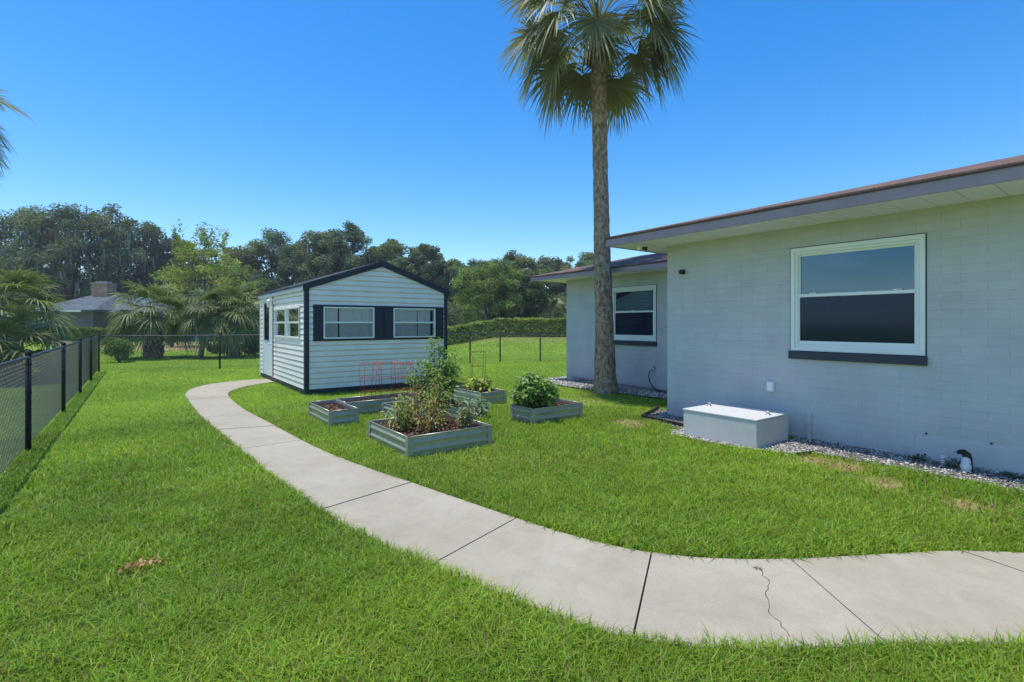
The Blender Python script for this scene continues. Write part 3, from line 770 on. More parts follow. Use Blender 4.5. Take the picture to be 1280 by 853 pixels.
# hedges
def hedge(label, P0, P1, wid, h, seed, col, n, ls):
    rng = np.random.default_rng(seed); a = np.array(P0); b = np.array(P1); L = np.linalg.norm(b-a); e = (b-a)/L; nn = np.array((-e[1], e[0]))
    root = thing('clipped_hedge', label, 'hedge', (float((a+b)[0]/2), float((a+b)[1]/2), float(height(*((a+b)/2)))))
    u = rng.uniform(0, L, n); side = rng.integers(0, 3, n); v = rng.uniform(-wid/2, wid/2, n); w = rng.uniform(.02, 1, n)
    v = np.where(side == 0, -wid/2+rng.uniform(0,.25,n), v); w = np.where(side == 1, 1-rng.uniform(0,.16,n), w); v = np.where(side == 2, wid/2-rng.uniform(0,.25,n), v)
    bul = .14*(fnoise(u*1.0, v*0, 1.1, 11)-.5)*2
    hh = h + .10*(fnoise(u, v, 1.5, 12)-.5)*2 + rng.exponential(.03, n)
    v = v*(1.12-.34*w)
    O = np.stack([nn[0]*v, nn[1]*v, np.where(side == 1, wid*.9, wid*.12)], 1)
    P = np.stack([a[0]+e[0]*u+nn[0]*v*(1+bul), a[1]+e[1]*u+nn[1]*v*(1+bul), np.zeros(n)], 1)
    P[:,2] = height(P[:,0], P[:,1]) + w*hh
    T = vary(col, n, .3, .12, rng)*(1+.25*(fnoise(u*2, w*3, 1.0, 13)-.5))[:,None]
    leaf_cloud('foliage', P, ls, T, root, M['leaf'], rng=rng, up=.25, out=O, wob=.6)
    st = MB()
    for t in np.linspace(.02,.98,int(L/1.1)):
        p = a+(b-a)*t; z = float(height(p[0],p[1])); q = rng.uniform(-.3,.3,2)
        st.tube([(p[0],p[1],z-.05),(p[0]+q[0],p[1]+q[1],z+h*.8)], [.04,.015], 5)
    st.build('stem', M['bark'], root)
p0 = place(540, 38); p1 = place(800, 38)
hedge('long clipped green hedge along the top of the grassy mound', p0, p1, 1.5, 1.30, 61, (.27,.33,.08), 19000, .22)
p0 = place(60, 40); p1 = place(150, 40)
hedge('low clipped hedge in front of the grey roofed neighbouring house', p0, p1, 1.0, 1.25, 62, (.15,.20,.04), 7000, .15)

# ------------------------------------------------------------------ neighbouring houses
def local(ox, oy):    # a frame whose x runs across the picture and y away from it
    return lambda u, v, z: (ox+CA*u+SA*v, oy-SA*u+CA*v, z)
x, y = place(100, 46); F = local(x, y)
root = thing('neighbour_house', 'low grey roofed house with a brick chimney beyond the left fence', 'house', (x, y, -.03))
def fbox(mb, F, u0, u1, v0, v1, z0, z1):
    vs = [F(u0,v0,z0),F(u1,v0,z0),F(u1,v1,z0),F(u0,v1,z0),F(u0,v0,z1),F(u1,v0,z1),F(u1,v1,z1),F(u0,v1,z1)]
    mb.add(vs, [(0,3,2,1),(4,5,6,7),(0,1,5,4),(1,2,6,5),(2,3,7,6),(3,0,4,7)])
def groof(mb, F, u0, u1, v0, v1, ze, zr, th=.18, hip=0):
    vm = (v0+v1)/2
    A = [F(u0,v0,ze),F(u1,v0,ze),F(u1,v1,ze),F(u0,v1,ze)]; Rg = [F(u0+hip,vm,zr),F(u1-hip,vm,zr)]
    B = [(p[0],p[1],p[2]-th) for p in A]
    mb.add(A+Rg+B, [(0,1,5,4),(1,2,5),(2,3,4,5),(3,0,4),(7,6,0,1)[:4],(8,7,1,2),(9,8,2,3),(6,9,3,0),(6,7,8,9)])
w = MB(); fbox(w, F, -3.4, 1.2, 0, 8, -.1, 2.72); fbox(w, F, 1.2, 5, 1.6, 8, -.1, 2.55); w.build('wall', M['nbrwall'], root)
rf = MB(); groof(rf, F, -4.2, 1.9, -.7, 9, 2.86, 4.45, .16, 2.0); rfo = rf.build('roof', M['greyshingle'], root)
rf = MB(); groof(rf, F, -1.0, 5.6, .9, 9.6, 2.70, 4.30, .16, 2.0); rf.build('roof', M['greyshingle'], root)
fc = MB(); fbox(fc, F, -4.22, .75, -.76, -.72, 2.66, 2.84); fc.build('gutter', M['galv'], root)
ch = MB(); fbox(ch, F, -1.95, -.4, 3.6, 4.7, 3.0, 5.5); cho = ch.build('chimney', M['brick'], root)
cap = MB(); fbox(cap, F, -2.03, -.32, 3.5, 4.8, 5.5, 5.63); fbox(cap, F, -1.7, -.65, 3.8, 4.5, 5.63, 5.76); cap.build('chimney_cap', M['brickcap'], cho)
x, y = place(285, 47); F = local(x, y)
root = thing('neighbour_house', 'pale roofed building almost hidden between palms and shed', 'house', (x, y, -.03))
w = MB(); fbox(w, F, -5.2, 3.2, 0, 6, -.1, 2.5); w.build('wall', M['nbrwall'], root)
rf = MB(); groof(rf, F, -5.7, 3.7, -.6, 6.6, 2.62, 3.85, .15, 1.2); rf.build('roof', M['greyshingle'], root)
w = MB(); fbox(w, F, -4.1, -3.1, -.03, 0.02, .1, 2.05); w.build('door', mat('dark_blue_door', (.03,.05,.10), .4), root)
w = MB(); fbox(w, F, -3.0, -2.75, -.06, 0.02, -.03, 2.4); w.build('post', M['vinyl'], root)

# ------------------------------------------------------------------ chain link fences
def fence(name, label, A, B, posts, hgt=1.21, step=.072, pr=.03):
    A = Vector((*A,0)); B = Vector((*B,0)); e = (B-A); L = e.length; e.normalize(); n = Vector((-e.y,e.x,0))
    root = thing(name, label, 'fence', (A.x, A.y, -.03))
    def P(u, z, off=0): return A + e*u + n*off + Vector((0,0,z+float(height(A.x+e.x*u, A.y+e.y*u))))
    for u in posts:
        p = MB(); p.tube([P(u,-.15), P(u,hgt+.03)], pr, 10); p.lathe(tuple(P(u,hgt+.03)), [(pr*1.15,0),(pr*1.15,.02),(pr*.75,.045),(.002,.055)], 10)
        for z in (.3,.75,1.12): p.lathe(tuple(P(u,z)), [(pr*1.12,-.012),(pr*1.12,.012)], 10)
        p.build('post', M['post'], root)
    r_ = MB(); r_.tube([P(L*t/20, hgt) for t in range(21)], .021, 8); r_.build('top_rail', M['rail'], root)
    RW = .0026; w = MB(); H0, H1 = .055, hgt-.005; dz = H1-H0; run = dz*.78; off = -.035
    k = -run
    while k < L:
        for s in (1,-1):
            u0, u1 = k, k+run
            z0, z1 = (H0,H1) if s > 0 else (H1,H0)
            if u0 < 0: z0 += (z1-z0)*(-u0)/run; u0 = 0
            if u1 > L: z1 = z0+(z1-z0)*(L-u0)/(u1-u0); u1 = L
            if u1-u0 > .01:
                o = off + s*.003
                w.tube([P(u0,z0,o), P(u1,z1,o)], RW, 3, cap=False, smooth=False)
        k += step
    w.tube([P(L*t/20, H0+.02, off) for t in range(21)], .0025, 4)
    w.build('chain_mesh', M['fence'], root)
fence('chain_link_fence', 'black chain link fence running away along the left side of the lawn', (-1.06,22.1), (-1.15,-1.5), [22.1-v for v in (1.6,5.2,8.78,12.4,15.6,18.8)])
E1 = Vector((16.5,16.4,0))-Vector((-1.06,22.14,0)); LF = E1.length
def upos(x): return (x+1.06)/E1.x*LF
fence('chain_link_fence', 'black chain link fence crossing the back of the yard behind the shed', (-1.06,22.14), (16.5,16.4), [0.0, upos(2.39), upos(5.6), upos(8.6), upos(11.2), upos(12.45), upos(14.2), upos(16.4)])

# ------------------------------------------------------------------ shed
SX0, SX1, SY0, SY1 = 3.09, 6.70, 12.1, 17.3
PKX, EZ, PZ = 4.90, 2.47, 3.10
shed = thing('garden_shed', 'white lap sided garden shed with dark trim and shuttered windows', 'shed', (4.9, 14.7, 0))
def gz(x): return EZ + (PZ-EZ)*(1-abs(x-PKX)/(PKX-SX0 if x < PKX else SX1-PKX))
courses = [.10+.126*i for i in range(10)]; courses = courses[:10]
zb0 = courses[9]
courses += [zb0+.13*(i+1) for i in range(6)]; zb1 = courses[-1]
while courses[-1] < PZ: courses.append(courses[-1]+.128)
sd = MB()
def gx_at(z):
    if z <= EZ: return SX0, SX1
    t = min(1, (z-EZ)/(PZ-EZ)); return SX0+(PKX-SX0)*t, SX1+(PKX-SX1)*t
LP = .030
def lap_front(xa, xb, z0, z1, xa1=None, xb1=None, y=SY0, s=-1):
    xa1 = xa if xa1 is None else xa1; xb1 = xb if xb1 is None else xb1
    zm = z0+(z1-z0)*.80; zn = z0+(z1-z0)*.83
    def X(z): t = (z-z0)/(z1-z0); return xa+(xa1-xa)*t, xb+(xb1-xb)*t
    rows = [(z0,LP),(zm,.018),(zn,-.012),(z1,-.012)]
    sd.quad((xa,y-s*.012,z0),(xb,y-s*.012,z0),(xb,y+s*LP,z0),(xa,y+s*LP,z0))
    for (za, oa), (zc, oc) in zip(rows, rows[1:]):
        a0_, b0_ = X(za); a1_, b1_ = X(zc)
        sd.quad((a0_,y+s*oa,za),(b0_,y+s*oa,za),(b1_,y+s*oc,zc),(a1_,y+s*oc,zc))
def lap_side(ya, yb, z0, z1, x=SX0, s=-1):
    zm = z0+(z1-z0)*.80; zn = z0+(z1-z0)*.83
    rows = [(z0,LP),(zm,.018),(zn,-.012),(z1,-.012)]
    sd.quad((x-s*.012,ya,z0),(x-s*.012,yb,z0),(x+s*LP,yb,z0),(x+s*LP,ya,z0))
    for (za, oa), (zc, oc) in zip(rows, rows[1:]):
        sd.quad((x+s*oa,ya,za),(x+s*oa,yb,za),(x+s*oc,yb,zc),(x+s*oc,ya,zc))
BX0, BX1 = 3.24, 6.62
for z0, z1 in zip(courses, courses[1:]):
    a0, b0 = gx_at(z0); a1, b1 = gx_at(min(z1, PZ))
    if b0-a0 < .02: continue
    zz = min(z1, PZ)
    if zb0-.001 <= z0 < zb1-.001:
        lap_front(a0, BX0, z0, zz); lap_front(BX1, b0, z0, zz)
    else: lap_front(a0, b0, z0, zz, a1, b1)
    lap_front(a0, b0, z0, zz, a1, b1, SY1, 1)
    if z0 < EZ-.02:
        zt = min(z1, EZ)
        lap_side(SY0, SY1, z0, zt, SX1, 1)
        segs = [(SY0,SY1)]
        cutouts = [(12.50,15.28,zb0,zb1),(15.46,16.85,0,2.36)]
        for c0, c1, cz0, cz1 in cutouts:
            if z0 >= cz0-.001 and z0 < cz1-.03:
                ns = []
                for q0, q1 in segs:
                    if c0 > q0 and c0 < q1: ns.append((q0,c0))
                    if c1 < q1 and c1 > q0: ns.append((c1,q1))
                    if not (q0 <= c0 <= q1): ns.append((q0,q1))
                segs = ns
        for q0, q1 in segs: lap_side(q0, q1, z0, zt)
sd.build('siding', M['siding'], shed)
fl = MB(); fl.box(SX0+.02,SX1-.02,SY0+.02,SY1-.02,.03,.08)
fl.quad((SX0+.01,SY0+.5,zb1+.03),(SX1-.01,SY0+.5,zb1+.03),(SX1-.01,SY0+.5,.08),(SX0+.01,SY0+.5,.08))   # dark sheet added behind the curtains to keep the room dark
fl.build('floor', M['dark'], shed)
# dark trim: corner boards, skirt
for (cx, cy) in ((SX0-.038,SY0-.038),(SX1-.062,SY0-.038),(SX0-.038,SY1-.062),(SX1-.062,SY1-.062)):
    b = MB(); b.box(cx, cx+.10, cy, cy+.10, .02, EZ-.03, .006); b.build('corner_trim', M['navy'] if cy < 15 else M['siding'], shed)
b = MB(); b.box(SX0-.028,SX1+.028,SY0-.030,SY0-.004,-.0,.098); b.box(SX0-.030,SX0-.004,SY0-.003,SY1,-.0,.098); b.box(SX1+.004,SX1+.03,SY0-.003,SY1,0,.098); b.build('skirt_board', M['navy'], shed)
for px_ in (3.5,4.9,6.3):
    for py_ in (12.25,14.7,17.1):
        b = MB(); b.box(px_-.2,px_+.2,py_-.1,py_+.1,-.06,.028); b.build('foundation_block', M['box_conc'], shed)
# roof
rf = MB()
def slope(x): return EZ + (PZ-EZ)*(1-abs(x-PKX)/(PKX-SX0 if x < PKX else SX1-PKX))
oh = .05; yf, yb_ = SY0-.07, SY1+.1
xl, xr = SX0-.08, SX1+.08
zl, zr = slope(xl)+.02, slope(xr)+.02
th = .045
P_ = [(xl,yf,zl),(PKX,yf,PZ+.02),(xr,yf,zr),(xl,yb_,zl),(PKX,yb_,PZ+.02),(xr,yb_,zr)]
T_ = [(p[0],p[1],p[2]+th) for p in P_]
rf.add(P_+T_, [(6,7,10,9),(7,8,11,10),(0,3,4,1),(1,4,5,2),(0,1,7,6),(1,2,8,7),(3,9,10,4),(4,10,11,5),(0,6,9,3),(2,5,11,8)])
roof = rf.build('roof', M['darkshingle'], shed)
rk = MB()
for (xa, xb) in ((xl+.005,PKX),(PKX,xr-.005)):
    za, zc = slope(xa)+.018, slope(xb)+.018
    vs = [(xa,yf+.004,za-.10),(xb,yf+.004,zc-.10),(xb,yf+.004,zc),(xa,yf+.004,za)]; vs += [(p[0],yf+.045,p[2]) for p in vs]
    rk.add(vs, [(0,1,2,3),(7,6,5,4),(0,4,5,1),(2,6,7,3),(0,3,7,4),(1,5,6,2)])
rk.build('rake_trim', M['navy'], roof)
ev = MB(); ev.box(xl+.006,xl+.03,yf+.05,yb_-.01,zl-.10,zl-.002); ev.build('eave_board', mat('pale_eave_board', (.42,.45,.48), .5), roof)

def curtain(u0, u1, z0, z1, fn, seed, parent, gaps=()):
    rd = random.Random(seed); mb = MB(); n = 70; vs = []; fs = []
    ph = rd.uniform(0,6)
    for i in range(n+1):
        u = u0+(u1-u0)*i/n; w = .018*math.sin(u*34+ph)+.010*math.sin(u*61+ph*2)
        vs.append(fn(u, w, z0)); vs.append(fn(u, w*.7, z1))
    for i in range(n):
        um = u0+(u1-u0)*(i+.5)/n
        if any(a < um < b for a, b in gaps): continue
        fs.append((2*i,2*i+2,2*i+3,2*i+1))
    mb.add(vs, fs, True); return mb.build('curtain', M['curtain'], parent)
# front band: dark boards and two windows
TB = MB(); TB.box(BX0,BX1,SY0-.045,SY0+.02,zb0-.035,zb0+.012); TB.build('window_trim', M['navy'], shed)
TB = MB(); TB.box(BX0,BX1,SY0-.045,SY0+.02,zb1-.012,zb1+.03); TB.build('window_trim', M['navy'], shed)
W1 = (3.47,4.69); W2 = (5.19,6.37)
for a, b in ((BX0,W1[0]-.002),(W1[1]+.002,4.935),(4.955,W2[0]-.002),(W2[1]+.002,BX1)):
    s_ = MB(); s_.box(a,b,SY0-.038,SY0+.02,zb0+.013,zb1-.013,.004)
    k = max(2, int((b-a)/.09))
    for i in range(1,k): s_.box(a+(b-a)*i/k-.006,a+(b-a)*i/k+.006,SY0-.043,SY0-.0385,zb0+.02,zb1-.02)
    s_.build('shutter', M['navy'], shed)
s_ = MB(); s_.box(4.936,4.954,SY0-.03,SY0+.02,zb0+.013,zb1-.013); s_.build('shutter_gap', M['dark'], shed)
def shed_window(u0, u1, z0, z1, fn, seed, gaps):
    """fn(u, depth, z): depth grows into the shed"""
    def bx(mb, a, b, d0, d1, c, d):
        p = [fn(q, w, z) for q in (a,b) for w in (d0,d1) for z in (c,d)]
        xs = [t[0] for t in p]; ys = [t[1] for t in p]; zs = [t[2] for t in p]
        mb.box(min(xs),max(xs),min(ys),max(ys),min(zs),max(zs),.003)
    fr = MB(); t = .035
    bx(fr,u0,u1,-.05,.03,z0,z0+t); bx(fr,u0,u1,-.05,.03,z1-t,z1); bx(fr,u0,u0+t,-.05,.03,z0+t,z1-t); bx(fr,u1-t,u1,-.05,.03,z0+t,z1-t)
    zm = (z0+z1)/2+.01; bx(fr,u0+t,u1-t,-.035,.015,zm-.022,zm+.022)
    f = fr.build('window_frame', M['vinyl'], shed)
    g = MB(); g.quad(fn(u0+t,-.012,zm),fn(u1-t,-.012,zm),fn(u1-t,-.012,z1-t),fn(u0+t,-.012,z1-t)); g.build('pane', M['glass'], f)
    g = MB(); g.quad(fn(u0+t,.0,z0+t),fn(u1-t,.0,z0+t),fn(u1-t,.0,zm),fn(u0+t,.0,zm)); g.build('pane', M['glass_low'], f)
    curtain(u0, u1, z0, z1, lambda u, w, z: fn(u, .045+w, z), seed, f, gaps)
M['glass_low'] = glass_mat('screened_glass', (.74,.76,.79))
ff = lambda u, d, z: (u, SY0+d, z)
shed_window(*W1, zb0+.015, zb1-.015, ff, 1, ((3.47,3.535),(3.82,3.85)))
shed_window(*W2, zb0+.015, zb1-.015, ff, 2, ((5.86,5.875),(6.26,6.34)))
fs_ = lambda u, d, z: (SX0+d, u, z)
shed_window(12.53,13.84, zb0+.01, zb1-.01, fs_, 3, ((13.0,13.02),))
shed_window(13.93,15.26, zb0+.01, zb1-.01, fs_, 4, ((14.6,14.62),))
b = MB(); b.box(SX0-.03,SX0+.02,13.842,13.928,zb0,zb1); b.box(SX0-.04,SX0+.02,12.5,15.28,zb1-.009,zb1+.03); b.box(SX0-.04,SX0+.02,12.5,15.28,zb0-.03,zb0+.009); b.build('window_trim', M['siding'], shed)
# door with its narrow light
DY0, DY1 = 15.55, 16.76
d_ = MB(); d_.box(SX0-.028,SX0+.012,DY0,16.02,.105,2.30,.004); d_.box(SX0-.028,SX0+.012,16.60,DY1,.105,2.30,.004); d_.box(SX0-.028,SX0+.012,16.021,16.599,.105,1.15); d_.box(SX0-.028,SX0+.012,16.021,16.599,2.18,2.30)
dr = d_.build('door', M['door'], shed)
b = MB(); b.box(SX0-.04,SX0-.015,15.99,16.63,1.12,1.155); b.box(SX0-.04,SX0-.015,15.99,16.63,2.175,2.21); b.box(SX0-.04,SX0-.015,15.99,16.02,1.156,2.174); b.box(SX0-.04,SX0-.015,16.6,16.63,1.156,2.174); b.build('door_window_frame', M['navy'], dr)
b = MB(); b.box(SX0-.016,SX0-.006,16.02,16.6,1.155,2.175); b.build('door_pane', M['winglass'], dr)
b = MB(); b.tube([(SX0-.03,15.66,1.02),(SX0-.085,15.66,1.02)], .012, 8); b.lathe((SX0-.10,15.66,1.0), [(.005,-.01),(.03,.0),(.03,.03),(.005,.045)], 10); b.build('handle', M['galv'], dr)
b = MB(); b.box(SX0-.04,SX0+.02,15.46,15.545,.10,2.385); b.box(SX0-.04,SX0+.02,16.765,16.85,.10,2.385); b.box(SX0-.04,SX0+.02,15.546,16.764,2.305,2.385); b.build('door_frame', M['siding'], shed)
b = MB(); b.box(SX0-.045,SX0-.03,15.43,15.46,.12,2.36); b.build('door_hinge_strip', M['metal_dark'], shed)
b = MB(); b.box(SX0-.05,SX0-.02,15.25,15.35,2.14,2.30,.01); b.tube([(SX0-.05,15.3,2.25),(SX0-.12,15.3,2.29),(SX0-.17,15.3,2.26)], .012, 6)
lm = b.build('wall_lamp', M['vinyl'], shed)
b = MB(); b.lathe((SX0-.17,15.3,2.06), [(.045,0),(.07,.14),(.085,.15),(.03,.2),(.01,.22)], 8); b.build('lamp_shade', M['vinyl'], lm)

# ------------------------------------------------------------------ the house
house = thing('block_house', 'pale blue grey painted block house with white framed windows', 'house', (10, 2, 0))
WX, WY, SOF = 7.53, 5.58, 2.975
def wallface(mb, x, y0, y1, z0, z1, holes):
    ys = sorted({y0,y1,*[h[0] for h in holes],*[h[1] for h in holes]}); zs = sorted({z0,z1,*[h[2] for h in holes],*[h[3] for h in holes]})
    for a, b in zip(ys, ys[1:]):
        for c, d in zip(zs, zs[1:]):
            if any(h[0] <= a and b <= h[1] and h[2] <= c and d <= h[3] for h in holes): continue
            mb.quad((x,a,c),(x,a,d),(x,b,d),(x,b,c))
    for h in holes:
        D = .12
        mb.quad((x,h[0],h[2]),(x,h[0],h[3]),(x+D,h[0],h[3]),(x+D,h[0],h[2])); mb.quad((x,h[1],h[2]),(x+D,h[1],h[2]),(x+D,h[1],h[3]),(x,h[1],h[3]))
        mb.quad((x,h[0],h[3]),(x,h[1],h[3]),(x+D,h[1],h[3]),(x+D,h[0],h[3])); mb.quad((x,h[0],h[2]),(x+D,h[0],h[2]),(x+D,h[1],h[2]),(x,h[1],h[2]))
H1 = (1.93,3.47,1.22,2.67)
w = MB(); wallface(w, WX, -9.5, WY, -.12, SOF, [H1])
w.quad((WX,WY,-.12),(WX,WY,SOF),(17,WY,SOF),(17,WY,-.12)); w.quad((17,WY,-.12),(17,WY,SOF),(17,-9.5,SOF),(17,-9.5,-.12)); w.quad((17,-9.5,-.12),(17,-9.5,SOF),(WX,-9.5,SOF),(WX,-9.5,-.12))
w.build('wall', M['block'], house)
# smooth rendered patch at the foot of the wall, with two anchor bolts
b = MB(); b.box(WX-.012,WX+.03,-1.2,2.03,-.1,.26,.006); pt = b.build('rendered_patch', mat('smooth_painted_render', (.505,.50,.495), .6, .3, noise=.06, nscale=3, bump=.15, bscale=20), house)
for (yy, zz) in ((1.92,.30),(1.35,.29),(1.93,.05)):
    q = MB(); q.tube([(WX-.025,yy,zz),(WX+.01,yy,zz)], .011, 6); q.build('bolt', M['metal_dark'], pt)
WX2, WY2, SOF2 = 9.92, 10.80, 2.86
H2 = (7.66,9.08,1.18,2.53)
w = MB(); wallface(w, WX2, WY+.01, WY2, -.12, SOF2, [H2])
w.quad((WX2,WY2,-.12),(WX2,WY2,SOF2),(12.85,WY2,SOF2),(12.85,WY2,-.12)); w.quad((12.85,WY2,-.12),(12.85,WY2,SOF2),(12.85,WY+.01,SOF2),(12.85,WY+.01,-.12))
w.build('wing_wall', M['block'], house)
def hiproof(x0, x1, y0, y1, ze, pitch, name, wall, fh, sofz, skip_south=False):
    hw = min(x1-x0, y1-y0)/2; zr = ze+pitch*hw
    if (x1-x0) <= (y1-y0): ra, rb = ((x0+x1)/2, y0+hw, zr), ((x0+x1)/2, y1-hw, zr)
    else: ra, rb = (x0+hw, (y0+y1)/2, zr), (x1-hw, (y0+y1)/2, zr)
    rf = MB(); t = .022; o = .025
    A = [(x0-o,y0-o,ze),(x1+o,y0-o,ze),(x1+o,y1+o,ze),(x0-o,y1+o,ze)]; A2 = [(p[0],p[1],p[2]+t) for p in A]
    r2a, r2b = (ra[0],ra[1],ra[2]+t), (rb[0],rb[1],rb[2]+t)
    vs = A+A2+[r2a,r2b]
    if (x1-x0) <= (y1-y0): fs = [(4,5,8),(5,6,9,8),(6,7,9),(7,4,8,9)]
    else: fs = [(4,5,9,8),(5,6,9),(6,7,8,9),(7,4,8)]
    fs += [(0,1,5,4),(1,2,6,5),(2,3,7,6),(3,0,4,7),(3,2,1,0)]
    rf.add(vs, fs); r_ = rf.build(name, M['shingle'], house)
    f = MB(); T = .03
    f.box(x0,x0+T,y0,y1,ze-fh,ze-.016); f.box(x1-T,x1,y0,y1,ze-fh,ze-.016); f.box(x0+T,x1-T,y0,y0+T,ze-fh,ze-.016); f.box(x0+T,x1-T,y1-T,y1,ze-fh,ze-.016)
    f.build('fascia', M['fascia'], r_)
    d = MB(); d.box(x0-.012,x1+.012,y0-.012,y1+.012,ze-.015,ze-.001); d.build('drip_edge', M['drip'], r_)
    return r_
r1 = hiproof(6.66, 17.9, -10.3, 6.22, 3.10, .25, 'roof', None, .140, SOF)
r2 = hiproof(9.15, 13.6, 2.6, 11.5, 2.945, .25, 'wing_roof', None, .115, SOF2)
def soffit_run(parent, x0, x1, y0, y1, z, along='y', pw=.30):
    s = MB(); a = y0 if along == 'y' else x0; e = y1 if along == 'y' else x1
    while a < e-.01:
        b = min(a+pw, e); g = .004
        if along == 'y': s.box(x0,x1,a+g,b-g,z,z+.012)
        else: s.box(a+g,b-g,y0,y1,z,z+.012)
        a += pw
    s.build('soffit', M['soffit'], parent)
    k = MB(); k.box(x0,x1,y0,y1,z+.014,z+.02); k.build('soffit_backing', M['dark'], parent)
soffit_run(r1, 6.692, WX-.003, -9.9, WY, SOF-.006)
soffit_run(r1, 6.692, 9.1, WY+.004, 6.188, SOF-.006, 'x')
soffit_run(r2, 9.182, WX2-.003, 6.3, WY2, SOF2-.012)
soffit_run(r2, 9.182, 13.5, WY2+.004, 11.468, SOF2-.012, 'x')

def house_window(x, y0, y1, z0, z1, label, screen):
    f = MB(); F_ = .055; o = -.022
    f.box(x+o,x+.08,y0,y1,z0,z0+F_,.004); f.box(x+o,x+.08,y0,y1,z1-F_,z1,.004); f.box(x+o,x+.08,y0,y0+F_,z0+F_,z1-F_,.004); f.box(x+o,x+.08,y1-F_,y1,z0+F_,z1-F_,.004)
    # inner stop, one step back
    t = F_+.035
    f.box(x-.004,x+.07,y0+F_,y1-F_,z0+F_,z0+t,.003); f.box(x-.004,x+.07,y0+F_,y1-F_,z1-t,z1-F_,.003); f.box(x-.004,x+.07,y0+F_,y0+t,z0+t,z1-t,.003); f.box(x-.004,x+.07,y1-t,y1-F_,z0+t,z1-t,.003)
    fr = f.build('window', M['vinyl'], house)
    if label: fr['label'] = label
    zm = z0+(z1-z0)*.535
    s = MB(); a, b = y0+t, y1-t
    s.box(x+.012,x+.05,a,b,zm-.022,zm+.022,.004); s.box(x+.03,x+.06,a,b,z1-t-.03,z1-t); s.box(x+.03,x+.06,a,a+.025,zm+.022,z1-t-.03); s.box(x+.03,x+.06,b-.025,b,zm+.022,z1-t-.03)
    s.box(x+.012,x+.055,a,b,z0+t,z0+t+.05,.004); s.box(x+.012,x+.055,a,a+.02,z0+t+.05,zm-.022); s.box(x+.012,x+.055,b-.02,b,z0+t+.05,zm-.022)
    s.build('sash', M['vinyl'], fr)
    g = MB(); g.quad((x+.045,a+.02,zm),(x+.045,b-.02,zm),(x+.045,b-.02,z1-t-.02),(x+.045,a+.02,z1-t-.02)); g.build('upper_pane', M['winglass'], fr)
    g = MB(); g.quad((x+.03,a+.015,z0+t+.04),(x+.03,b-.015,z0+t+.04),(x+.03,b-.015,zm-.01),(x+.03,a+.015,zm-.01)); g.build('lower_pane', M['screen'], fr)
    for q in (.14,.86) if y1-y0 > 1.45 else (.5,):
        l = MB(); yy = a+(b-a)*q; l.box(x+.005,x+.03,yy-.045,yy+.045,zm+.0225,zm+.036,.004); l.build('sash_lock', M['vinyl'], fr)
    c = MB(); c.box(x-.004,x+.02,y0-.014,y0-.001,z0-.0,z1+.012); c.box(x-.004,x+.02,y1+.001,y1+.014,z0-.0,z1+.012); c.box(x-.004,x+.02,y0-.001,y1+.001,z1+.001,z1+.012); c.build('shadow_line', M['metal_dark'], fr)  # dark strips stand in for the shadow line at the frame edge
    s = MB(); s.box(x-.045,x+.06,y0-.02,y1+.02,z0-.115,z0-.002,.006); s.build('sill', M['sill'], fr)
house_window(WX, *H1, 'wide white framed window reflecting blue sky', True)
house_window(WX2, *H2, 'narrower white framed window in the recessed wing, partly behind the palm trunk', True)
# fittings fixed to the house
b = MB(); b.box(WX-.055,WX,3.70,3.80,.60,.75,.01); b.box(WX-.062,WX-.054,3.71,3.79,.61,.74,.006); oc = b.build('outlet_cover', M['vinyl'], house); oc['label'] = 'pale covered outlet box above the concrete block'
b = MB(); b.box(WX-.02,WX,5.21,5.29,2.45,2.53,.008); b.tube([(WX-.02,5.25,2.49),(WX-.05,5.25,2.49)], .018, 8); b.tube([(WX-.045,5.27,2.50),(WX-.13,5.22,2.475)], .033, 10); b.build('security_camera', M['black'], house)
b = MB(); b.lathe((6.95,5.72,SOF-.02), [(.05,0.014),(.05,-.01),(.02,-.015)], 12); b.tube([(6.95,5.72,SOF-.03),(6.93,5.70,SOF-.07)], .012, 6); fl_ = b.build('floodlight', M['vinyl'], r1)
b = MB(); b.tube([(6.955,5.74,SOF-.07),(6.89,5.68,SOF-.085)], [.022,.04], 10); b.build('lamp_head', M['vinyl'], fl_)
b = MB(); b.tube([(6.99,5.69,SOF-.07),(7.05,5.64,SOF-.085)], [.022,.04], 10); b.build('lamp_head', M['black'], fl_)
b = MB(); b.tube([(WX2,7.70,.55),(WX2-.07,7.70,.55),(WX2-.09,7.70,.50)], .016, 8); b.lathe((WX2-.05,7.70,.57), [(.008,0),(.008,.03),(.035,.032),(.035,.042)], 8); b.build('hose_tap', M['galv'], house)
hs = MB(); hs.tube([(WX2-.09,7.70,.51),(WX2-.15,7.74,.47),(WX2-.19,7.74,.36),(WX2-.19,7.70,.22),(WX2-.16,7.62,.10),(WX2-.12,7.50,.02),(WX2-.12,7.2,.0)], .014, 8)
tag(hs.build('garden_hose', M['black']), 'black garden hose hanging from a tap at the recessed wall', 'hose')
b = MB(); b.box(WX-.035,WX-.002,3.19,3.25,-.02,.36,.004); b.box(WX-.05,WX-.03,3.195,3.245,.20,.26,.004); b.build('conduit', M['block'], house)
# pipes lying along the foot of the recessed wall
pp = MB(); pp.tube([(WX2-.05,10.5,.10),(WX2-.05,9.9,.09),(WX2-.05,8.9,.07),(WX2-.05,7.3,.05)], .02, 8); pp.tube([(WX2-.06,10.3,.03),(WX2-.06,8.9,.02)], .015, 8); pp.tube([(WX2-.12,10.45,.02),(WX2-.12,10.2,.05),(WX2-.06,10.1,.09)], .028, 8)
tag(pp.build('foundation_pipe', M['fascia']), 'slim grey pipe run along the foot of the recessed wall', 'pipe')

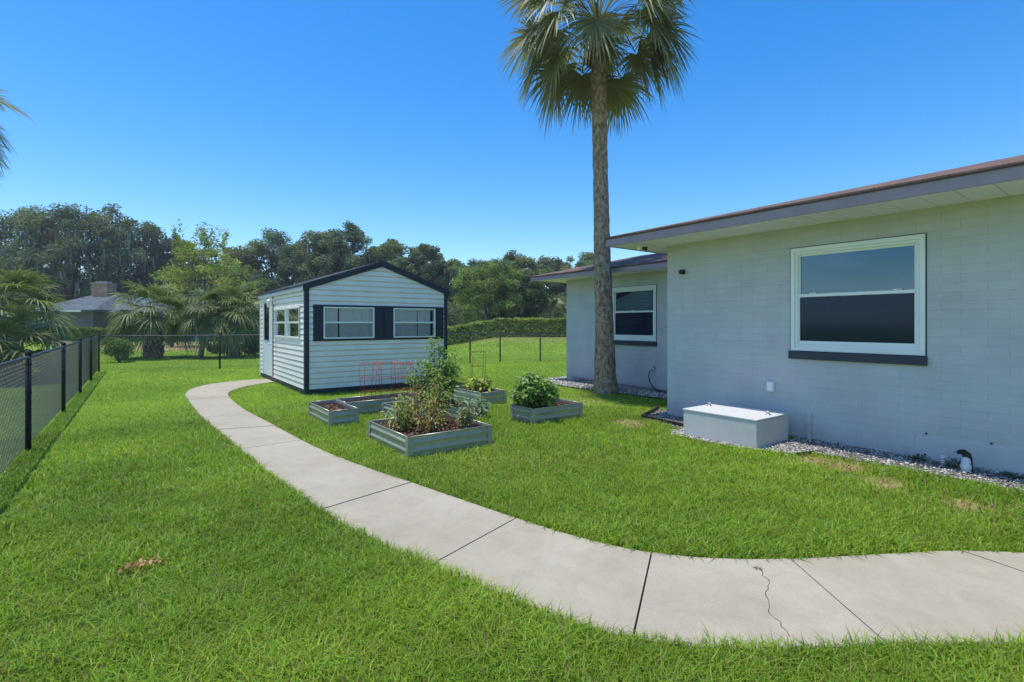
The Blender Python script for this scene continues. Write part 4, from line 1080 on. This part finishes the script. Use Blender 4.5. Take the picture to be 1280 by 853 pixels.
# ------------------------------------------------------------------ concrete box by the wall
bx = thing('concrete_box', 'low rendered concrete box with a pale lid against the house wall', 'concrete box', (6.8,3.9,-.05))
b = MB(); b.box(6.39,7.24,3.37,4.46,-.06,.345,.008); b.build('body', M['box_conc'], bx)
b = MB(); b.box(6.382,7.25,3.362,4.468,.346,.368,.004); b.build('lid', M['whitetop'], bx)
for (qx, qy) in ((6.86,3.46),(6.90,4.36)):
    b = MB(); b.lathe((qx,qy,.378), [(.04,-.012),(.04,-.004),(.022,-.002),(.022,.025),(.027,.027),(.027,.042),(.015,.045)], 12); b.build('knob', M['galv'], bx)

# clean-out pipe
dp = thing('drain_pipe', 'short white plastic pipe stub with a dark elbow rising from gravel', 'pipe', (7.2,1.5,-.05))
PX, PY = 7.22, 1.50
b = MB(); b.lathe((PX,PY,0), [(.043,-.08),(.043,.085),(.041,.115),(.034,.138),(.018,.152),(.004,.156)], 16); b.lathe((PX,PY,.03), [(.045,0),(.048,.005),(.048,.038),(.045,.042)], 16); b.build('riser', M['pvc'], dp)
b = MB(); b.tube([(PX+.075,PY-.01,-.08),(PX+.07,PY,.12),(PX+.062,PY+.008,.17),(PX+.05,PY+.03,.195),(PX+.035,PY+.055,.198),(PX+.02,PY+.08,.185)], [.036,.040,.040,.034,.026,.016], 12); b.build('elbow', mat('mossy_black_pipe', (.025,.03,.022), .8, .2, noise=.5, nscale=30, bump=.6, bscale=40), dp)
b = MB(); b.tube([(7.34,1.72,-.05),(7.34,1.72,.07)], .028, 10); b.lathe((7.34,1.72,.07), [(.034,0),(.034,.03),(.02,.04)], 10)
tag(b.build('pipe_cap', M['pvc']), 'small white pipe cap in the weeds beside the wall', 'pipe')

# ------------------------------------------------------------------ gravel and edging
def in_poly(px_, py_, poly):
    c = np.zeros(len(px_), bool); n = len(poly); j = n-1
    for i in range(n):
        xi, yi = poly[i]; xj, yj = poly[j]
        m = ((yi > py_) != (yj > py_)) & (px_ < (xj-xi)*(py_-yi)/(yj-yi+1e-12)+xi); c ^= m; j = i
    return c
G1 = [(6.72,3.30),(6.80,2.6),(6.84,1.9),(6.82,1.1),(6.8,.3),(6.8,-2.0),(WX,-2.0),(WX,3.36),(6.9,3.36)]
G1b = [(6.23,4.55),(6.24,3.9),(6.33,3.32),(6.5,3.0),(6.78,2.88),(6.9,3.36),(6.38,3.36),(6.38,4.47),(WX,4.47),(WX,4.6),(6.5,4.72)]
G2 = [(6.66,4.75),(6.93,5.62),(7.85,6.02),(7.95,5.6),(7.53,5.58),(7.53,4.6),(6.95,4.6)]
G3 = [(9.1,6.9),(8.98,8.0),(8.86,9.4),(8.9,10.6),(9.3,11.4),(10.4,11.5),(10.6,10.8),(WX2,10.8),(WX2,6.0),(9.2,6.0)]
GRAVEL = [G1, G1b, G2, G3]
base = MB()
for i, P in enumerate(GRAVEL):
    z = -.016 + .002*i
    base.add([(p[0],p[1],z) for p in P], [tuple(range(len(P)))])
base_o = tag(base.build('gravel_bed', M['sand']), kind='structure')
import bmesh
bm = bmesh.new(); bmesh.ops.create_icosphere(bm, subdivisions=1, radius=1); ICO_V = np.array([v.co[:] for v in bm.verts]); bm.verts.ensure_lookup_table(); ICO_F = np.array([[v.index for v in f.verts] for f in bm.faces]); bm.free()
rng = np.random.default_rng(77)
SV = []; STn = []; ST = []; cnt = 0
for P, dens, pale in ((G1, 2600, .35), (G1b, 2800, .75), (G2, 2200, .3), (G3, 900, .6)):
    xs = [p[0] for p in P]; ys = [p[1] for p in P]; A = (max(xs)-min(xs))*(max(ys)-min(ys)); n = int(A*dens)
    x = rng.uniform(min(xs), max(xs), n); y = rng.uniform(min(ys), max(ys), n); k = in_poly(x, y, P); x, y = x[k], y[k]; n = len(x)
    if P is G1: k2 = rng.random(n) < np.where(y < -.4, .15, 1); x, y = x[k2], y[k2]; n = len(x)
    s = rng.uniform(.007,.016,n) if P is not G3 else rng.uniform(.012,.024,n)
    z = -.012 + rng.uniform(0,.016,n)
    sq = rng.uniform(.6,1.25,(n,3)); sq[:,2] *= .75
    a = rng.uniform(0,2*PI,n); ca, sa = np.cos(a), np.sin(a)
    v = ICO_V[None]*sq[:,None,:]*s[:,None,None]*(1+rng.uniform(-.18,.18,(n,len(ICO_V),1)))
    vx = v[...,0]*ca[:,None]-v[...,1]*sa[:,None]; vy = v[...,0]*sa[:,None]+v[...,1]*ca[:,None]
    v = np.stack([vx+x[:,None], vy+y[:,None], v[...,2]+z[:,None]], -1)
    t = np.where(rng.random(n)[:,None] < pale, np.array((.52,.48,.42)), np.array((.19,.175,.165)))*rng.uniform(.65,1.3,(n,1))
    SV.append(v.reshape(-1,3)); STn.append((ICO_F[None]+(cnt+np.arange(n)*len(ICO_V))[:,None,None]).reshape(-1,3)); ST.append(np.repeat(t,len(ICO_V),0)); cnt += n*len(ICO_V)
gv_ = link('gravel', np_mesh('gravel', np.concatenate(SV), tris=np.concatenate(STn), tint=np.clip(np.concatenate(ST),0,.8)), M['stone'])
tag(gv_, 'loose grey and white gravel along the foot of the house', 'gravel', kind='stuff')
def edging(label, pts, h=.05, zb=-.05, w=.022):
    m_ = MB()
    for a, b in zip(pts, pts[1:]):
        a = Vector((*a,0)); b = Vector((*b,0)); e = (b-a).normalized(); n = Vector((-e.y,e.x,0))*w
        vs = [a-n,b-n,b+n,a+n]; vs = [(p.x,p.y,zb) for p in vs]+[(p.x,p.y,h) for p in vs]
        m_.add(vs, [(0,3,2,1),(4,5,6,7),(0,1,5,4),(1,2,6,5),(2,3,7,6),(3,0,4,7)])
    return tag(m_.build('garden_edging', M['edging']), label, 'edging')
edging('black edging board framing the gravel patch at the house corner', [(6.80,4.62),(6.93,5.64),(7.88,6.04)], .05)
edging('thin dark edging strip between gravel and lawn at the recessed wall', [(9.08,6.9),(8.96,8.0),(8.84,9.4),(8.88,10.6)], .0, -.05, .012)
edging('short dark edging strip right of the concrete box', [(6.5,2.95),(6.80,2.86)], .012, -.05, .010)

# ------------------------------------------------------------------ raised beds
def chips(parent, x0, x1, y0, y1, z, seed, n):
    rng = np.random.default_rng(seed)
    c = np.stack([rng.uniform(x0,x1,n), rng.uniform(y0,y1,n), z+rng.uniform(0,.02,n)],1)
    t = np.where(rng.random(n)[:,None] < .8, np.array((.12,.068,.048)), np.array((.27,.19,.14)))*rng.uniform(.5,1.4,(n,1))
    d = rng.normal(size=(n,3)); d[:,2] *= .35
    return leaf_cloud('mulch_chips', c, .045, t, parent, M['chip'], up=.8, aspect=.45, dirs=d, rng=rng)
def raised_bed(label, x0, x1, y0, y1, seed, h=.235, fill=.17):
    root = thing('raised_bed', label, 'planter', ((x0+x1)/2,(y0+y1)/2,-.03), 'corrugated raised garden beds')
    prof = []                                         # two rounded ribs up the panel: (outward, z)
    for i in range(25):
        t = i/24; z = -.04+(h+.04)*t; prof.append((.012*max(0, math.cos((z-.055)/.105*2*PI))**.8 if z > 0 else 0, z))
    for (a, b, nrm) in (((x0,y0),(x1,y0),(0,-1)),((x1,y0),(x1,y1),(1,0)),((x1,y1),(x0,y1),(0,1)),((x0,y1),(x0,y0),(-1,0))):
        m_ = MB(); vs = []; fs = []
        e = Vector((b[0]-a[0], b[1]-a[1], 0)).normalized(); ins = .03
        a2 = (a[0]+e.x*ins, a[1]+e.y*ins); b2 = (b[0]-e.x*ins, b[1]-e.y*ins)
        for o, z in prof:
            vs.append((a2[0]+nrm[0]*o, a2[1]+nrm[1]*o, z)); vs.append((b2[0]+nrm[0]*o, b2[1]+nrm[1]*o, z))
        n = len(prof)
        for o, z in reversed(prof):
            vs.append((a2[0]+nrm[0]*(o-.006), a2[1]+nrm[1]*(o-.006), z)); vs.append((b2[0]+nrm[0]*(o-.006), b2[1]+nrm[1]*(o-.006), z))
        for i in range(2*n-1): fs.append((2*i,2*i+1,2*i+3,2*i+2))
        m_.add(vs, fs, True)
        zc = h; m_.tube([(a2[0],a2[1],zc),(b2[0],b2[1],zc)], .008, 6)
        m_.build('side_panel', M['corr'], root)
    for (cx, cy) in ((x0,y0),(x1,y0),(x1,y1),(x0,y1)):
        sx = 1 if cx == x0 else -1; sy = 1 if cy == y0 else -1
        p = MB(); p.box(cx-sx*.014, cx+sx*.055, cy-sy*.014, cy-sy*.008, -.05, h+.003); p.box(cx-sx*.014, cx-sx*.008, cy-sy*.0075, cy+sy*.055, -.05, h+.003)
        for zz in (.05,.16): p.lathe((cx-sx*.0,cy-sy*.0,zz), [(.001,-.001),(.001,.001)], 3)
        p.build('corner_post', M['corr'], root)
    s = MB(); s.box(x0+.01,x1-.01,y0+.01,y1-.01,-.05,fill); so = s.build('soil', M['mulch'], root)
    chips(so, x0+.03, x1-.03, y0+.03, y1-.03, fill, seed, int((x1-x0)*(y1-y0)*1500))
    return root
B_front = (2.62,3.82,5.65,6.92); B_right = (5.10,6.17,6.33,6.93); B_left = (2.41,2.86,8.06,9.22); B_back = (2.90,4.35,8.75,9.35); B_mid = (3.40,4.55,7.22,8.35); B_far = (5.46,6.06,8.42,9.6)
raised_bed('corrugated raised bed full of withered brown stalks, closest to the path', *B_front, 301)
raised_bed('corrugated raised bed holding one big leafy basil bush', *B_right, 302)
raised_bed('narrow corrugated raised bed with bare mulch beside the path', *B_left, 303)
raised_bed('corrugated raised bed with red tomato cages in front of the shed', *B_back, 304, fill=.12)
raised_bed('corrugated raised bed holding the tall tomato plant', *B_mid, 305)
raised_bed('corrugated raised bed with a yellow green leafy plant, farthest from the path', *B_far, 306)

# tomato cages
def cage(label, cx, cy, w, z0, h, seed, group=None, n=4, m='rust'):
    root = thing('tomato_cage', label, 'plant cage', (cx,cy,z0), group); rd = random.Random(seed); a0 = rd.uniform(0,.6)
    def c(i, z): 
        r = w*(.72+.28*z/h); a = a0+2*PI*i/n; return (cx+r*math.cos(a), cy+r*math.sin(a), z0+z)
    for i in range(n):
        m_ = MB(); m_.tube([c(i,-.06), c(i,h+.02)], .0046, 5); m_.build('leg', M[m], root)
    for z in (h*.3, h*.62, h*.96):
        m_ = MB(); pts = [c(i,z) for i in range(n)]+[c(0,z)]
        for a, b in zip(pts, pts[1:]): m_.tube([a,b], .0044, 5)
        m_.build('ring', M[m], root)
CG = 'red wire tomato cages'
cage('red wire tomato cage, leftmost in front of the shed siding', 3.42, 9.10, .18, .12, .78, 1, CG)
cage('red wire tomato cage, second from the left in front of the shed siding', 3.74, 9.02, .18, .12, .78, 2, CG)
cage('red wire tomato cage, third from the left in front of the shed siding', 4.05, 8.98, .18, .12, .76, 3, CG)
cage('red wire tomato cage beside the tomato plant, its top ring showing left of the leaves', 4.24, 9.14, .18, .12, .72, 4, CG)
cage('rusty wire cage round the withered stalks in the front bed', 3.1, 6.15, .2, .17, .62, 6, CG, m='oldrust')
cage('tall wire cage standing over the yellow green plant', 5.72, 8.95, .21, .17, .88, 5, CG, m='oldrust')

# ------------------------------------------------------------------ garden plants
def leafy_plant(name, label, x, y, z0, h, w, seed, color, stems, per, ls, aspect=.5, group=None, droop=.3, stemcol=(.07,.10,.03), cat='plant', bare=.15, top=.6, tint2=None, lean=(0,0)):
    rng = np.random.default_rng(seed); rd = random.Random(seed)
    root = thing(name, label, cat, (x,y,z0), group); P = []; D = []; T = []
    V = []; Q = []; SC_ = []
    def strip(a, b, ra, rb):
        k0 = len(V); d = (b-a).normalized(); s1 = d.cross(Vector((.2,.3,.9))).normalized(); s2 = d.cross(s1)
        for p, r in ((a,ra),(b,rb)):
            for j in range(4):
                an = PI/2*j; V.append(tuple(p+(s1*math.cos(an)+s2*math.sin(an))*r)); SC_.append(np.asarray(stemcol)*rd.uniform(.8,1.2))
        for j in range(4): Q.append((k0+j,k0+(j+1)%4,k0+4+(j+1)%4,k0+4+j))
    for i in range(stems):
        a = rd.uniform(0,2*PI); rr = math.sqrt(rd.random())*w/2; hh = h*rd.uniform(.6,1)*(1-.45*(rr/(w/2))**2)
        b0 = Vector((x+math.cos(a)*rr*.35, y+math.sin(a)*rr*.35, z0-.02)); e = Vector((x+math.cos(a)*rr+lean[0], y+math.sin(a)*rr+lean[1], z0+hh))
        m1 = b0.lerp(e,.5)+Vector((rd.gauss(0,.02),rd.gauss(0,.02),.05*h)); pts = [b0,b0.lerp(m1,.6),m1,m1.lerp(e,.6),e]
        for j in range(4): strip(pts[j],pts[j+1],.006*(1-.18*j),.006*(.82-.18*j))
        for j in range(per):
            t = bare+(1-bare)*rd.random()**top; seg = min(3,int(t*4)); p = pts[seg].lerp(pts[seg+1], t*4-seg)
            an = rd.uniform(0,2*PI); o = Vector((math.cos(an),math.sin(an),rd.uniform(-.2,.7)-droop)).normalized(); L = ls*rd.uniform(.3,1.4)
            q = p+o*L*1.0; P.append(tuple(q)); D.append(tuple((o+Vector((0,0,-droop*rd.random()))).normalized()))
            T.append(vary(np.asarray(color if (tint2 is None or rd.random() < .8) else tint2), 1, .28, .14, rng)[0])
    link('stem', np_mesh('stem', V, quads=Q, tint=np.array(SC_)), M['stem'], root)
    leaf_cloud('foliage', np.array(P), ls, np.array(T), root, M['plantleaf'], up=.8, aspect=aspect, dirs=np.array(D), rng=rng)
    return root
leafy_plant('basil_bush', 'dense rounded basil bush in the bed beside the palm', 5.34, 6.62, .17, .66, .78, 401, (.21,.33,.085), 75, 28, .085, .62, top=.45)
leafy_plant('tomato_plant', 'tall tomato plant towering over the middle bed', 4.02, 7.55, .17, 1.32, .95, 402, (.20,.31,.075), 40, 52, .078, .42, droop=.3, top=.8)
leafy_plant('tomato_plant', 'tomato plant with browning lower leaves right behind the front bed', 3.75, 7.42, .17, .82, .6, 403, (.22,.29,.07), 18, 34, .065, .42, tint2=(.34,.25,.11))
leafy_plant('hosta_plant', 'yellow green broad leaved plant in the farthest bed', 5.72, 8.9, .17, .40, .5, 404, (.34,.40,.06), 16, 12, .13, .55, stemcol=(.12,.16,.04))
leafy_plant('cabbage_plant', 'silvery green collard plant spilling over the end of the middle bed', 4.72, 7.62, -.02, .38, .55, 405, (.17,.24,.15), 14, 10, .14, .62, droop=.45)
leafy_plant('cabbage_plant', 'small silvery seedling plant among rims behind the front bed', 4.35, 7.9, .17, .22, .5, 406, (.17,.23,.15), 8, 8, .12, .62, droop=.4)
WIT = 'withered plants in the front bed'
for i, (wx, wy, hh, ww, c1, c2, lab, sc_) in enumerate([
  (2.82,6.30,.62,.42,(.33,.40,.11),(.44,.34,.16),'straw coloured withered plant at the left end of the front bed',(.26,.13,.06)),
  (3.02,6.55,.62,.42,(.29,.37,.11),(.44,.33,.16),'withered plant with drooping seed heads behind the left stalks',(.24,.11,.05)),
  (3.10,6.02,.52,.42,(.36,.34,.12),(.40,.26,.12),'reddish brown dried stalks in the middle of the front bed',(.28,.10,.05)),
  (3.38,6.25,.62,.46,(.28,.38,.10),(.42,.31,.15),'half green withered plant right of the rusty cage',(.22,.13,.06)),
  (3.50,6.60,.95,.55,(.28,.40,.10),(.42,.33,.14),'tallest half dried plant at the back of the front bed',(.20,.14,.06)),
  (3.66,6.02,.42,.24,(.30,.38,.18),(.42,.33,.16),'small greyish plant near the right end of the front bed',(.20,.12,.06)),
]):
    leafy_plant('withered_plant', lab, wx, wy, .17, hh, ww, 410+i, c1, 24, 15, .062, .32, WIT, .5, sc_, bare=.1, top=.9, tint2=c2)
# weeds
for i, (wx, wy, hh, ww, lab) in enumerate([(7.30,1.62,.13,.34,'creeping weed around the white pipe stub'),(7.36,1.16,.07,.22,'sparse weed in gravel right of the pipe stub'),(7.38,1.95,.09,.2,'small weed in gravel left of the pipe cap')]):
    leafy_plant('weed', lab, wx, wy, -.01, hh, ww, 430+i, (.05,.085,.03), 14, 9, .03, .5)
leafy_plant('weed', 'tiny weed growing out of the crack in the path', 3.25, 1.715, 0, .02, .03, 440, (.13,.19,.04), 4, 5, .014, .5)
# one brown fallen palm leaf scrap on the lawn
rng = np.random.default_rng(5)
cx_, cy_ = rng.normal(.03,.07,60), rng.normal(4.08,.028,60)
lf = leaf_cloud('dead_leaves', np.stack([cx_,cy_,.035+rng.uniform(0,.025,60)],1), .04, np.array((.50,.31,.14))*rng.uniform(.6,1.3,(60,1)), None, M['plantleaf'], rng=rng)
tag(lf, 'scrap of dead brown leaves lying on the front lawn', 'dead leaves')

# ------------------------------------------------------------------ grass: one stuff object of blades
PATHPOLY = [(p.x,p.y) for p in inner[::2]] + [(p.x,p.y) for p in reversed(outer[::2])]
def free(x, y):
    k = ~in_poly(x, y, PATHPOLY)
    k &= ~((x > SX0+.12) & (x < SX1-.1) & (y > SY0+.08) & (y < SY1-.1))
    k &= ~((x > WX-.01) & (y < WY)) & ~((x > WX2-.01) & (y < WY2) & (x < 12.9))
    for P in GRAVEL: k &= ~in_poly(x, y, P)
    for b in (B_front,B_right,B_left,B_back,B_mid,B_far): k &= ~((x > b[0]-.015) & (x < b[1]+.015) & (y > b[2]-.015) & (y < b[3]+.015))
    k &= ~((x > 6.36) & (x < 7.3) & (y > 3.34) & (y < 4.5))
    k &= ((x-8.88)**2+(y-8.29)**2 > .30**2)
    return k
rng = np.random.default_rng(99)
GV = []; GT = []; GC = []; off = 0
def blades(n_per, d0, d1, hgt, wid, seg, spread, upright=False):
    """blades scattered over the lawn between two distances from the camera's stand"""
    global off
    A = spread*2*(d1*d1-d0*d0)/2; n = int(A*n_per)
    r = np.sqrt(rng.uniform(d0*d0, d1*d1, n)); a = rng.uniform(-spread, spread, n) + R(36.43)
    x = r*np.sin(a); y = r*np.cos(a)
    k = free(x, y); x, y = x[k], y[k]
    dr = dryness(x, y)
    k = rng.random(len(x)) > dr*.75; x, y, dr = x[k], y[k], dr[k]; n = len(x)
    z = height(x, y) - .005
    n1 = fnoise(x, y, .9, 21); n2 = fnoise(x, y, 3.5, 22); n3 = fnoise(x, y, 9, 23)
    h = hgt*rng.uniform(.45,1.15,n)*(.70+.35*n2+.25*n3)*(1-.45*dr)
    az = rng.uniform(0,2*PI,n) + 1.5*n3; ln = (rng.uniform(.1,.55,n) if upright else rng.uniform(.45,1.55,n))*h
    dx, dy = np.cos(az), np.sin(az); w = wid*rng.uniform(.6,1.3,n)
    tw = rng.uniform(-.9,.9,n); sx, sy = -np.sin(az+tw), np.cos(az+tw)
    B = np.stack([x,y,z],1); S = np.stack([sx,sy,np.zeros(n)],1)*w[:,None]/2
    Dv = np.stack([dx,dy,np.zeros(n)],1); U = np.array((0,0,1.0))
    mid = B + Dv*(ln*.36)[:,None] + U*(h*.60)[:,None]; tip = B + Dv*ln[:,None] + U*(h*rng.uniform(.45,1.0,n))[:,None]
    c = LAWN[None]*(1+rng.uniform(-.28,.32,(n,1)))*(.70+.38*n1+.30*n2)[:,None]
    c = c*np.stack([1+rng.uniform(-.22,.3,n)+.15*(n1-.5), np.ones(n), np.ones(n)],1)
    yl = (rng.random(n) < .05+.05*n2+.5*dr); c[yl] = np.array((.26,.21,.085))*rng.uniform(.7,1.2,(yl.sum(),1))
    if seg == 2:
        V = np.stack([B-S, B+S, mid-S*.85, mid+S*.85, tip],1).reshape(-1,3); i = np.arange(n)*5+off
        T = np.concatenate([np.stack([i,i+1,i+3],1),np.stack([i,i+3,i+2],1),np.stack([i+2,i+3,i+4],1)]); GC.append(np.repeat(c,5,0)); off += n*5
    else:
        V = np.stack([B-S, B+S, tip],1).reshape(-1,3); i = np.arange(n)*3+off
        T = np.stack([i,i+1,i+2],1); GC.append(np.repeat(c,3,0)); off += n*3
    GV.append(V); GT.append(T)
blades(10500, 1.2, 3.6, .100, .0060, 2, R(66))
blades(1500, 1.2, 3.6, .125, .0062, 2, R(66), True)
blades(5800, 3.6, 6.0, .092, .0074, 2, R(60))
blades(800, 3.6, 6.0, .12, .0078, 2, R(60), True)
blades(2900, 6.0, 10.0, .082, .0098, 2, R(56))
blades(300, 6.0, 10.0, .115, .011, 2, R(56), True)
blades(1400, 10.0, 16.0, .072, .014, 1, R(52))
blades(600, 16.0, 26.0, .066, .021, 1, R(50))
blades(150, 26.0, 40.0, .08, .04, 1, R(50))
gr = link('grass', np_mesh('grass', np.concatenate(GV), tris=np.concatenate(GT), tint=np.clip(np.concatenate(GC),.003,.6)), M['grass'])
tag(gr, 'bright green mown lawn grass covering the yard', 'grass', kind='stuff')

# ------------------------------------------------------------------ added haze volume: lifts the dark tones of the far trees
hz = MB(); hz.box(-460,460,-460,460,-2.0,24)
hm = bpy.data.materials.new('added_haze'); hm.use_nodes = True
hn = hm.node_tree; hn.nodes.remove(hn.nodes['Principled BSDF'])
pv = hn.nodes.new('ShaderNodeVolumePrincipled'); pv.inputs['Color'].default_value = (.86,.92,1,1); pv.inputs['Density'].default_value = .0007; pv.inputs['Anisotropy'].default_value = .2
hn.links.new(pv.outputs[0], hn.nodes['Material Output'].inputs['Volume'])
tag(hz.build('haze', hm), 'added haze volume that lightens the dark far trees', 'haze', kind='stuff')

# ------------------------------------------------------------------ light, sky, camera
sun_dir = Vector((-.165,.16,1)).normalized()
L = bpy.data.lights.new('sun', 'SUN'); L.energy = 3.1; L.angle = R(.53); L.color = (1,.94,.84)
so = bpy.data.objects.new('sun', L); COL.objects.link(so); so.rotation_euler = sun_dir.to_track_quat('Z','Y').to_euler(); so.location = (0,0,30)
wd = bpy.data.worlds.new('World'); SC.world = wd; wd.use_nodes = True
nt = wd.node_tree; bg = nt.nodes['Background']
sky = nt.nodes.new('ShaderNodeTexSky'); sky.sky_type = 'NISHITA'; sky.sun_disc = False
sky.sun_elevation = math.asin(sun_dir.z); sky.sun_rotation = math.atan2(sun_dir.x, sun_dir.y) % (2*PI)
sky.altitude = 0; sky.air_density = 1.0; sky.dust_density = .25; sky.ozone_density = 3.0
hs_ = nt.nodes.new('ShaderNodeHueSaturation'); hs_.inputs['Saturation'].default_value = 1.40; hs_.inputs['Hue'].default_value = .503
nt.links.new(sky.outputs[0], hs_.inputs['Color']); tcw = nt.nodes.new('ShaderNodeTexCoord'); mpw = nt.nodes.new('ShaderNodeMapping'); mpw.inputs['Scale'].default_value = (3,3,11)
nt.links.new(tcw.outputs['Generated'], mpw.inputs[0])
cn = nt.nodes.new('ShaderNodeTexNoise'); cn.inputs['Scale'].default_value = 1.3; cn.inputs['Detail'].default_value = 8; cn.inputs['Roughness'].default_value = .55; cn.inputs['Distortion'].default_value = .5
nt.links.new(mpw.outputs[0], cn.inputs['Vector'])
cr_ = nt.nodes.new('ShaderNodeMapRange'); cr_.inputs[1].default_value = .46; cr_.inputs[2].default_value = .74; cr_.inputs[4].default_value = .75; nt.links.new(cn.outputs['Fac'], cr_.inputs[0])
sx_ = nt.nodes.new('ShaderNodeSeparateXYZ'); nt.links.new(tcw.outputs['Generated'], sx_.inputs[0])
mk = nt.nodes.new('ShaderNodeMapRange'); mk.inputs[1].default_value = -.35; mk.inputs[2].default_value = -.65; nt.links.new(sx_.outputs['X'], mk.inputs[0])
ml = nt.nodes.new('ShaderNodeMath'); ml.operation = 'MULTIPLY'; nt.links.new(cr_.outputs[0], ml.inputs[0]); nt.links.new(mk.outputs[0], ml.inputs[1])
cm = nt.nodes.new('ShaderNodeMix'); cm.data_type = 'RGBA'; cm.inputs['B'].default_value = (6.2,7.6,9.8,1)
nt.links.new(ml.outputs[0], cm.inputs['Factor']); nt.links.new(hs_.outputs[0], cm.inputs['A'])
nt.links.new(cm.outputs['Result'], bg.inputs['Color']); bg.inputs['Strength'].default_value = .145
cam = bpy.data.cameras.new('camera'); co = bpy.data.objects.new('camera', cam); COL.objects.link(co)
cam.sensor_width = 36; cam.lens = 634/1280*36; cam.shift_y = -21.5/1280; cam.clip_end = 3000; cam.clip_start = .05
co.location = (0,0,1.6); co.rotation_euler = (R(90),0,-R(36.43)); SC.camera = co
vs_ = SC.view_settings; vs_.view_transform = 'Standard'; vs_.look = 'None'; vs_.exposure = 0.6; vs_.gamma = 1; vs_.use_curve_mapping = False
SC.cycles.max_bounces = 8; SC.cycles.transparent_max_bounces = 12
try: SC.cycles.use_denoising = True
except Exception: pass
